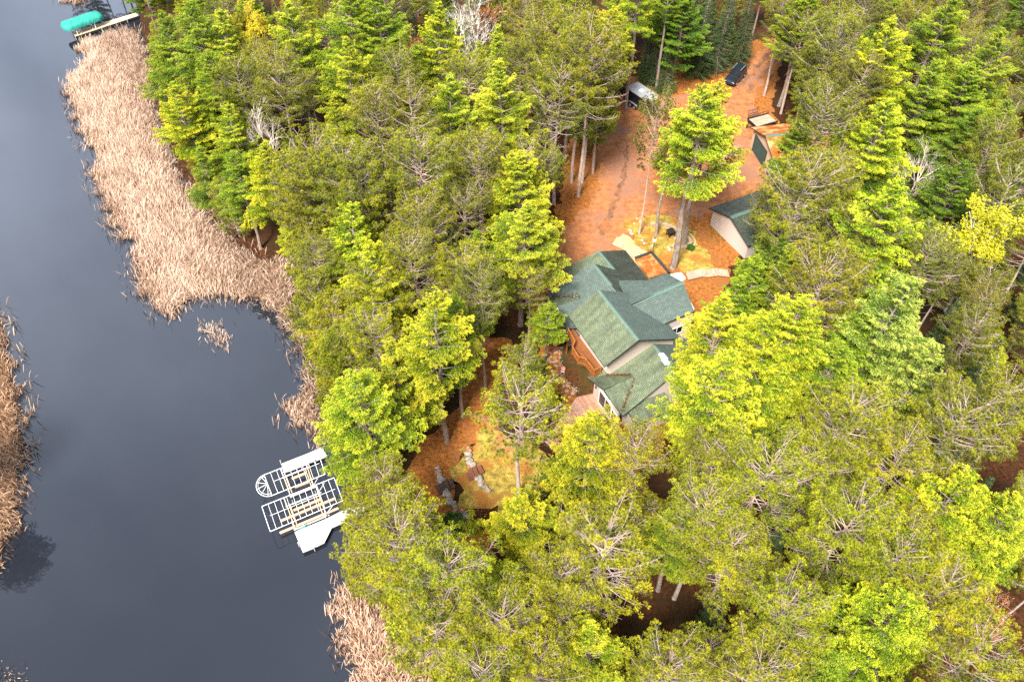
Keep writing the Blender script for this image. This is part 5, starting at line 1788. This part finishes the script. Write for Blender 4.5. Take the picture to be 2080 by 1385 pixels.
# windows in the wood through which buildings, vehicles and docks show
MUST = [np.array(q, float) for q in (
 [(1480, 134), (1508, 134), (1508, 172), (1490, 168)], [(1274, 168), (1296, 166), (1318, 186), (1312, 214), (1276, 212)], [(1520, 236), (1562, 234), (1556, 262), (1540, 262), (1552, 322), (1536, 316), (1522, 292)],
 [(1440, 420), (1572, 366), (1568, 400), (1520, 440), (1500, 480), (1446, 462)], [(1112, 608), (1210, 500), (1270, 502), (1385, 575), (1400, 632), (1365, 690), (1362, 750), (1290, 835), (1200, 800), (1118, 690)],
 [(1160, 808), (1195, 812), (1160, 860), (1125, 885)], [(885, 945), (960, 905), (1000, 1000), (945, 1055), (920, 1085), (898, 1060)], [(525, 950), (640, 915), (688, 1000), (700, 1050), (615, 1122), (590, 1080)], [(120, 10), (240, 20), (246, 45), (150, 80), (120, 60)])]
def hides(x, y, h, rad, zlo):
    pts = []
    for z in np.linspace(zlo, h, 9):
        f = (z - zlo) / max(.1, h - zlo)
        rr = rad * min(1, (1 - f) ** .6) * 1.0
        for k in (-1, -.5, 0, .5, 1): pts.append(proj((x + rr * k, y, z)))
    pts = np.array(pts)
    return any(in_poly(pts, q).any() for q in MUST)

def plant_top(key, var, u, v, h, tint, sx=1.0):
    """a tree whose tip shows at photo pixel (u, v); the height yields if its foot would fall in the lake or on the drive"""
    H_, _, _, rad_, zlo_ = PROTO[key][var % len(PROTO[key])]
    for q, du, dv in [(q, 0, 0) for q in (1.0, .93, 1.07, .86, 1.14, .78)] + [(q, du, dv) for du, dv in ((14, 0), (-14, 0), (0, 14), (0, -14), (28, 0), (-28, 0), (0, 28), (0, -28), (42, 14), (-42, -14), (42, -14), (-42, 14), (60, 0), (-60, 0)) for q in (1.0, .85, 1.15, .7)] + [(q, 0, 0) for q in (1.22, .7, .62, 1.32, .54)]:
        p = at(u + du, v + dv, h * q)
        if hides(p[0], p[1], h * q, rad_ * h * q / H_ * sx / q ** .5, zlo_ * h * q / H_): continue
        if not water_or_built(p[0], p[1]) and all((p[0] - t['x']) ** 2 + (p[1] - t['y']) ** 2 > 1.2 ** 2 for t in TREES):
            return plant(key, var, p, h * q, tint, None, sx / q ** .5)
    print('NOT PLANTED', key, u, v)
    return None
# trees standing where the photo shows their feet
def foot(key, var, u, v, h, tint, sx=1.0):
    return plant(key, var, at(u, v, 0), h, tint, None, sx)
foot('wpt', 0, 1366, 545, 24.3, 'bright', 1.3)
foot('wpt', 2, 1387, 494, 21.5, 'bright', 1.15)
foot('rp', 4, 1299, 475, 18.5, 'dull', .6)
foot('wpt', 1, 1331, 477, 16.0, 'mid', 1.05)
foot('wpt', 2, 905, 896, 20.0, 'bright', 1.1)
foot('wpt', 0, 940, 848, 17.0, 'mid', .9)
foot('wp', 3, 322, 75, 15, 'mid')
foot('wp', 0, 306, 22, 15, 'mid')
foot('wp', 2, 290, -12, 17, 'bright')
foot('wp', 1, 262, -40, 18, 'mid')
foot('rp', 1, 984, 788, 17.0, 'dull', .8)
foot('rp', 4, 1052, 1005, 15.5, 'gold', 1.12)
foot('rp', 0, 1162, 372, 21, 'olive', .9)
foot('rp', 2, 1176, 400, 22, 'olive', .9)
foot('rp', 3, 1204, 352, 20, 'olive', .8)
foot('wpt', 0, 1271, 222, 23, 'bright', .95)
foot('wpt', 1, 1331, 190, 20, 'mid', .9)
foot('rp', 1, 1356, 168, 18, 'dull', .6)
foot('rp', 3, 1414, 136, 24, 'olive', .7)
foot('rp', 4, 1118, 300, 18, 'dull', .9)

WP, RP = 'wp', 'rp'
LIST = [
 # shore and left wood
 (WP, 0, 330, 20, 17, 'mid'), (WP, 1, 385, 0, 20, 'mid'), (WP, 3, 440, 20, 19, 'bright'), (WP, 5, 300, 70, 13, 'mid'), (WP, 4, 352, 165, 15, 'yellow'), (WP, 2, 425, 108, 17, 'mid'), ('yb', 1, 505, 15, 13, 'plain'),
 (WP, 3, 580, 10, 19, 'bright'), (WP, 1, 700, -25, 22, 'mid'), (WP, 4, 760, -10, 21, 'mid'), (RP, 0, 560, 120, 18, 'olive'), ('bare', 0, 520, 205, 14, 'plain'), (WP, 1, 690, 82, 20, 'bright'), (WP, 5, 682, 195, 14, 'bright'),
 (WP, 0, 885, 10, 19, 'yellow'), ('bare', 1, 960, -10, 15, 'plain'), ('rust', 0, 985, 0, 12, 'plain'), ('rust', 0, 828, 60, 11, 'plain'), ('bare', 1, 935, 20, 14, 'plain'), (RP, 1, 800, 105, 17, 'olive'), (RP, 2, 765, 185, 17, 'olive'), (RP, 4, 830, 190, 18, 'dull'),
 (WP, 3, 908, 160, 18, 'bright'), (WP, 0, 1018, 130, 20, 'bright'), (WP, 1, 525, 275, 18, 'yellow'), (WP, 5, 400, 290, 13, 'mid'), ('rpd', 0, 405, 370, 10, 'olive'), (RP, 2, 640, 290, 19, 'olive'), (RP, 0, 700, 315, 19, 'olive'),
 (RP, 5, 725, 340, 18, 'olive'), (RP, 0, 855, 290, 19, 'olive'), (RP, 3, 968, 288, 18, 'olive'), (RP, 1, 595, 330, 17, 'olive'), (WP, 2, 1062, 305, 18, 'bright'), (WP, 3, 702, 412, 17, 'yellow'), (WP, 0, 756, 490, 18, 'yellow'),
 (RP, 3, 850, 410, 18, 'olive'), (RP, 5, 835, 495, 17, 'olive'), (RP, 1, 942, 512, 16, 'gold'), (WP, 1, 1058, 413, 22, 'bright'), ('rpd', 1, 622, 440, 13, 'olive'), ('rpd', 2, 625, 560, 12, 'olive'), ('rpd', 0, 665, 600, 13, 'gold'), ('rpd', 1, 700, 660, 13, 'olive'),
 ('rpd', 2, 660, 690, 11, 'olive'), (WP, 5, 860, 640, 15, 'mid'), (WP, 3, 800, 700, 15, 'bright'), (WP, 4, 722, 755, 17, 'bright'), (RP, 1, 745, 640, 15, 'gold'), (RP, 4, 745, 560, 15, 'olive'), ('rpd', 0, 672, 870, 9, 'olive'), ('rpd', 1, 690, 800, 9, 'olive'), (RP, 5, 770, 955, 13, 'olive'),
 ('rust', 0, 768, 440, 9, 'plain'), (RP, 3, 640, 480, 14, 'olive'), ('rpd', 2, 720, 985, 8, 'olive'), (RP, 2, 620, 380, 15, 'olive'), (RP, 4, 680, 360, 15, 'olive'), ('sp', 1, 770, 560, 9, 'plain'), (RP, 0, 480, 130, 16, 'olive'), (RP, 3, 520, 90, 15, 'olive'), ('rpd', 1, 385, 250, 9, 'olive'),
 # lower wood
 (WP, 4, 1205, 845, 15, 'yellow'), (WP, 1, 1062, 1000, 13, 'yellow'), (RP, 2, 795, 1060, 16, 'gold'), ('rpd', 0, 735, 1100, 11, 'olive'), (RP, 0, 915, 1130, 17, 'gold'), (RP, 4, 1232, 1075, 18, 'gold'), (RP, 1, 1300, 895, 14, 'gold'), (RP, 3, 1440, 1000, 17, 'gold'), (RP, 2, 1560, 925, 17, 'gold'),
 (RP, 0, 1750, 820, 18, 'gold'), (RP, 5, 1745, 1020, 17, 'gold'), (WP, 1, 1965, 975, 17, 'yellow'), (WP, 4, 1850, 1215, 16, 'yellow'), (RP, 3, 1615, 1215, 17, 'gold'), (WP, 0, 1205, 1275, 14, 'yellow'), ('sp', 0, 1335, 1275, 8, 'plain'), ('sp', 2, 1470, 1200, 9, 'plain'),
 (RP, 1, 1020, 1225, 17, 'gold'), (RP, 4, 880, 1240, 15, 'gold'), ('rpd', 2, 760, 1180, 10, 'gold'), ('gb', 0, 800, 1230, 8, 'mid'), (RP, 2, 1960, 820, 17, 'olive'), (RP, 5, 1150, 1160, 15, 'gold'), (RP, 3, 1370, 1340, 16, 'gold'), (RP, 0, 1550, 1340, 16, 'gold'), ('rpd', 1, 880, 1330, 11, 'gold'),
 (RP, 1, 985, 1345, 16, 'gold'), (WP, 3, 1690, 1310, 14, 'mid'), (WP, 2, 1380, 1040, 13, 'mid'), ('gb', 0, 955, 1052, 4, 'mid'), (RP, 5, 1500, 1090, 15, 'gold'), (WP, 5, 1130, 930, 9, 'deep'), (RP, 4, 2010, 1300, 15, 'gold'), ('rust', 0, 2020, 1235, 8, 'plain'), (RP, 2, 1660, 900, 15, 'gold'),
 (RP, 1, 1850, 900, 16, 'gold'), ('rpd', 0, 830, 1160, 11, 'gold'), (RP, 0, 1090, 1330, 14, 'gold'), ('rpd', 2, 850, 1020, 8, 'olive'), ('rpd', 1, 940, 1330, 12, 'gold'),
 # right of the house
 (WP, 0, 1445, 610, 19, 'yellow'), (WP, 1, 1470, 730, 19, 'yellow'), (WP, 2, 1622, 600, 20, 'yellow'), (WP, 4, 1560, 640, 18, 'yellow'), (WP, 3, 1840, 562, 20, 'pale'), (WP, 5, 1892, 700, 17, 'pale'), (WP, 1, 1815, 380, 21, 'bright'), (RP, 2, 1685, 530, 18, 'olive'), (RP, 4, 1640, 335, 20, 'olive'),
 (WP, 5, 1620, 500, 15, 'mid'), (WP, 2, 1562, 165, 18, 'mid'), (RP, 2, 1680, 190, 18, 'dull'), (RP, 0, 1710, 40, 19, 'olive'), (RP, 3, 1600, 0, 17, 'dull'), (RP, 1, 1580, -25, 17, 'olive'), (RP, 4, 1640, 30, 16, 'dull'), (WP, 2, 1650, -30, 18, 'mid'), (WP, 0, 1822, 42, 21, 'yellow'), (WP, 4, 1812, 205, 19, 'yellow'), (WP, 1, 1930, -5, 20, 'mid'), (WP, 0, 2040, 60, 20, 'mid'),
 (WP, 2, 1985, 130, 17, 'mid'), (WP, 3, 1905, 130, 17, 'mid'), ('bare', 0, 1895, 295, 12, 'plain'), ('yb', 0, 2035, 420, 15, 'plain'), (RP, 1, 1760, 130, 17, 'dull'), (RP, 5, 1700, 330, 17, 'olive'), (WP, 5, 1545, 520, 13, 'mid'), (WP, 5, 1500, 560, 12, 'mid'), (WP, 2, 1640, 250, 17, 'mid'),
 (RP, 3, 1900, 480, 16, 'dull'), (RP, 1, 1990, 640, 14, 'dull'), ('sp', 0, 2030, 690, 12, 'plain'), ('sp', 2, 1950, 610, 13, 'plain'), (RP, 0, 2050, 780, 16, 'olive'), (WP, 3, 1750, 640, 15, 'mid'), (RP, 5, 2030, 260, 16, 'dull'), (RP, 4, 2060, 350, 16, 'dull'), (WP, 4, 1960, 330, 15, 'deep'),
 (WP, 1, 1990, 220, 16, 'deep'), (RP, 2, 1750, 450, 16, 'olive'), (WP, 2, 1700, 700, 15, 'mid'), (WP, 0, 2075, 1010, 16, 'yellow'), (WP, 5, 1590, 760, 14, 'mid'), (RP, 3, 1860, 1050, 14, 'gold'), (WP, 1, 395, 175, 13, 'mid'), (WP, 3, 455, 210, 14, 'bright'), (WP, 2, 470, 300, 14, 'mid'), (WP, 5, 1562, 470, 12, 'mid'), (RP, 4, 1612, 425, 15, 'olive'), (WP, 3, 1590, 480, 12, 'deep'),
 # beyond the drive
 (RP, 0, 1165, 40, 20, 'olive'), (RP, 2, 1100, 60, 19, 'olive'), (WP, 2, 1238, 15, 22, 'bright'), (RP, 4, 1135, 140, 19, 'olive'), ('bare', 0, 1115, 170, 15, 'plain'), ('sp', 2, 1450, -40, 15, 'plain'), ('sp', 0, 1490, -35, 14, 'plain'), ('sp', 1, 1420, -10, 11, 'plain'), ('sp', 2, 1530, -20, 14, 'plain'),
 (RP, 1, 1075, -10, 19, 'olive'), (RP, 3, 1060, 100, 17, 'dull'), ('sp', 0, 1310, 60, 12, 'plain'), ('sp', 1, 1365, 80, 11, 'plain'), ('sp', 0, 1330, 110, 9, 'plain'), (WP, 2, 1345, -30, 20, 'mid'), (WP, 3, 1380, -20, 18, 'deep'), (RP, 5, 1200, 150, 17, 'olive'), (WP, 0, 1220, 170, 16, 'mid'),
]
for key, var, u, v, h, tint in LIST:
    plant_top(key, var, u, v, h, tint, {'wp': 1.24}.get(key, 1.0))
SHOWN = []
for t in TREES:
    if t['key'] in ('wp', 'wpt', 'yb', 'bare', 'rust'):
        q = [proj((t['x'], t['y'], t['h'] * z)) for z in (.95, .8, .65)]
        e = proj((t['x'] + t['r'], t['y'], t['h'] * .7))
        SHOWN.append((t['y'], q, abs(e[0] - q[1][0])))

# the rest of the wood: filled in where crowns would not hide what the photo shows
fr = np.random.default_rng(77)
def blocks_view(x, y, h, rad, zlo):
    pts = []
    for z in np.linspace(max(zlo, .25 * h), h, 7):
        f = (z - zlo) / max(.1, h - zlo)
        rr = rad * (1 - f) ** .6 * .8
        for k in (-1, 0, 1):
            pts.append(proj((x + rr * k, y, z)))
    pts = np.array(pts)
    if any(in_poly(pts, q).any() for q in CLEAR): return True
    for yy, q, rp in SHOWN:
        if y < yy - .5:
            for k, (cu, cv) in enumerate(q):
                if np.min(np.hypot(pts[:, 0] - cu, pts[:, 1] - cv)) < rp * (.35, .55, .6)[k]: return True
    top = pts[-6:]
    return any(np.min(np.hypot(pts[:, 0] - gu, pts[:, 1] - gv)) < gr * .8 for gu, gv, gr in GAPS)
nfill = 0
for _ in range(16000):
    x = fr.uniform(-95, 115); y = fr.uniform(14, 172)
    h = fr.uniform(10, 17)
    u, v = proj((x, y, h * .85))
    if not (-70 < u < 2150 and -60 < v < 1470): continue
    if signed_shore([[x, y]])[0] < 1.5 or water_or_built(x, y): continue
    near = min(math.hypot(x - t['x'], y - t['y']) for t in TREES)
    if near < 3.1: continue
    # keep clear of the crown tips already placed
    if any(math.hypot(x - t['x'], y - t['y']) < 4.2 and t['h'] > h - 3 for t in TREES) and fr.random() < .6: continue
    if v < 60: key = ('wp', 'rp', 'sp')[fr.integers(0, 3)]
    elif u > 1700 and v < 900: key = ('wp', 'rp', 'sp', 'rp')[fr.integers(0, 4)]
    else: key = ('wp', 'rp', 'rp', 'rp', 'sp')[fr.integers(0, 5)]
    if key == 'sp': h = fr.uniform(6, 10)
    var = int(fr.integers(0, 6))
    H, wm, lm, rad, zlo = PROTO[key][var % len(PROTO[key])]
    s = h / H
    if blocks_view(x, y, h, rad * s, zlo * s): continue
    tint = {'wp': ('deep', 'mid', 'deep', 'mid') if (u > 1750 and v < 800) else ('mid', 'bright', 'mid', 'deep') if v < 900 else ('bright', 'yellow', 'mid'), 'rp': ('olive', 'dull') if v < 800 else ('gold', 'olive'), 'sp': ('plain',)}[key]
    plant(key, var, (x, y), h, tint[int(fr.integers(0, len(tint)))])
    nfill += 1
    if nfill >= 210: break
# low young growth closing the gaps between the big crowns
nsm = 0
for _ in range(9000):
    x = fr.uniform(-85, 105); y = fr.uniform(16, 150)
    h = fr.uniform(5, 10)
    u, v = proj((x, y, h * .8))
    if not (0 < u < 2080 and -20 < v < 1400): continue
    if signed_shore([[x, y]])[0] < 1.0 or water_or_built(x, y): continue
    if min(math.hypot(x - t['x'], y - t['y']) for t in TREES) < 2.3: continue
    key = ('rpd', 'wp', 'rpd', 'sp')[fr.integers(0, 4)]
    var = int(fr.integers(0, 6))
    H, wm, lm, rad, zlo = PROTO[key][var % len(PROTO[key])]
    s = h / H
    sx = {'wp': 1.5, 'rpd': 1.15, 'sp': 1.0}[key]
    # only where the open floor would show from above: skip spots under a larger crown
    if any(math.hypot(x - t['x'], y - t['y']) < t['r'] * .75 for t in TREES): continue
    if blocks_view(x, y, h, rad * s * sx, zlo * s): continue
    plant(key, var, (x, y), h, {'wp': ('mid', 'bright', 'deep'), 'rpd': ('olive', 'gold', 'olive'), 'sp': ('plain',) * 3}[key][int(fr.integers(0, 3))], None, sx)
    nsm += 1
    if nsm >= 90: break
# trees just outside the frame whose reflections the photo shows in the lake
for key, var, u, v, h, tint in (('rp', 5, -38, 1028, 11.5, 'dull'), ('wp', 5, -48, 1000, 10, 'deep'), ('rp', 5, -80, 1040, 12.5, 'dull'), ('wp', 0, 262, -34, 17, 'mid'), ('wp', 2, 246, -52, 18, 'mid'), ('rp', 1, 225, -62, 16, 'dull'), ('rp', 3, 195, -60, 15, 'dull'), ('wp', 3, 170, -58, 13, 'mid'), ('rp', 2, 140, -50, 10, 'dull')):
    p = at(u, v, LAKE)
    plant(key, var, p, h, tint)
# bare fallen branches lying on the drive
def fallen(u0, v0, u1, v1, label, seed):
    r = np.random.default_rng(seed)
    a, b = at(u0, v0, .06), at(u1, v1, .1)
    o = empty('fallen_branch', (a[0], a[1], 0))
    mb = MB()
    L = np.linalg.norm(b - a); d = (b - a) / L; s = np.cross(Z3, d)
    pts = [a + d * L * t + s * r.normal(0, .05) * L + Z3 * .05 for t in np.linspace(0, 1, 6)]
    mb.tube(pts, [.06, .05, .045, .035, .025, .012], 5)
    for k in range(14):
        t = r.uniform(.15, 1); p = a + d * L * t + Z3 * .06
        dd = unit(d + s * r.choice([-1, 1]) * r.uniform(.5, 1.3) + Z3 * r.uniform(.05, .5)); l = r.uniform(.25, .5) * L
        mb.tube([p, p + dd * l * .5, p + (dd + s * r.normal(0, .2)) * l], [.025, .018, .008], 4)
    bo = mb.build('branch', 'dead_bark')
    base_shift(o, [bo])
    tag(o, label, 'branch')
fallen(1452, 317, 1492, 314, 'bare pale fallen branch in the middle of the needle strewn drive', 1)
fallen(1462, 338, 1478, 300, 'small bare fallen branch leaning across the drive left of the tan garage', 2)
fallen(1442, 288, 1462, 272, 'curled bare fallen branch at the foot of the tall central pines', 3)
# shrubs
sh = plant('shrub', 0, at(920, 1080, 0), 2.1, 'plain')
sh['fixed'] = 1
sh['label'] = 'round dark green clipped shrub at the foot of the left boulder row'
sh['category'] = 'shrub'
s2 = plant('shrub', 1, at(1401, 508, 0), .8, 'mid')
s2['fixed'] = 1
s2['label'] = 'tiny dark shrub at the right end of the stone island wall'
s2['category'] = 'shrub'

# ------------------------------------------------------------------ one label per tree: look, then place among its like
LOOK = {('wp', 'bright'): 'bright green feathery white pine', ('wp', 'yellow'): 'yellow-green feathery white pine', ('wp', 'mid'): 'mid green feathery white pine', ('wp', 'deep'): 'deep green white pine', ('wp', 'pale'): 'pale blue-green fluffy white pine',
        ('wpt', 'bright'): 'tall white pine with a bare lower trunk', ('wpt', 'mid'): 'slim white pine with a bare lower trunk',
        ('rp', 'olive'): 'olive red pine with bare grey limbs', ('rp', 'gold'): 'golden-green red pine with bare grey limbs', ('rp', 'dull'): 'dull green red pine with bare grey limbs',
        ('rpd', 'olive'): 'dense bushy olive pine', ('rpd', 'gold'): 'dense bushy golden-green pine', ('sp', 'plain'): 'dark green conical spruce', ('yb', 'plain'): 'yellow leafing birch with pale limbs',
        ('bare', 'plain'): 'leafless tree with pale limbs', ('rust', 'plain'): 'tree with rusty orange leaves', ('gb', 'mid'): 'bright green leafy sapling'}
MARKS = [('the teal boat cover', 165, 40), ('the black cargo trailer', 1305, 190), ('the dark blue car', 1492, 150), ('the green-roofed house', 1260, 640), ('the mossy-roofed garage', 1510, 420), ('the two boat lift frames', 610, 1010),
         ('the round dark shrub', 920, 1065), ('the boulder rows', 930, 970), ('the flatbed trailer', 1545, 245), ('the top right corner', 2080, 0), ('the bottom right corner', 2080, 1385),
         ('the bottom edge centre', 1040, 1385), ('the top edge centre', 1040, 0), ('the right edge middle', 2080, 692), ('the reed bed', 330, 440), ('the stone island bed', 1360, 480), ('the weathered deck', 1170, 860)]
bins = {}
for t in TREES:
    if 'fixed' in t['o']: 
        del t['o']['fixed']; continue
    u, v = proj((t['x'], t['y'], t['h'] * .8))
    mk = min(MARKS, key=lambda m: math.hypot(m[1] - u, m[2] - v))
    dx, dy = u - mk[1], v - mk[2]
    dr = ('right of' if dx > 0 else 'left of') if abs(dx) > abs(dy) else ('below' if dy > 0 else 'above')
    look = LOOK[(t['key'], t['tint'])]
    bins.setdefault((look, dr, mk[0]), []).append((math.hypot(dx, dy), t))
for (look, dr, mk), L in bins.items():
    L.sort(key=lambda q: q[0])
    for i, (d, t) in enumerate(L):
        o = t['o']
        o['label'] = f'{look} {dr} {mk}' if len(L) == 1 else f'{look}, {ORD[i] if i else "nearest"}{" nearest" if i else ""} {dr} {mk}'
        o['category'] = KIND[t['key']][1]
        o['group'] = {'wp': 'white pines of the wood', 'wpt': 'white pines of the wood', 'rp': 'red pines of the wood', 'rpd': 'dense young pines by the shore', 'sp': 'spruces of the wood', 'yb': 'yellow birches', 'bare': 'leafless trees', 'rust': 'rusty leaved trees', 'gb': 'leafy saplings'}[t['key']]
print('TREES', len(TREES), 'filled', nfill)
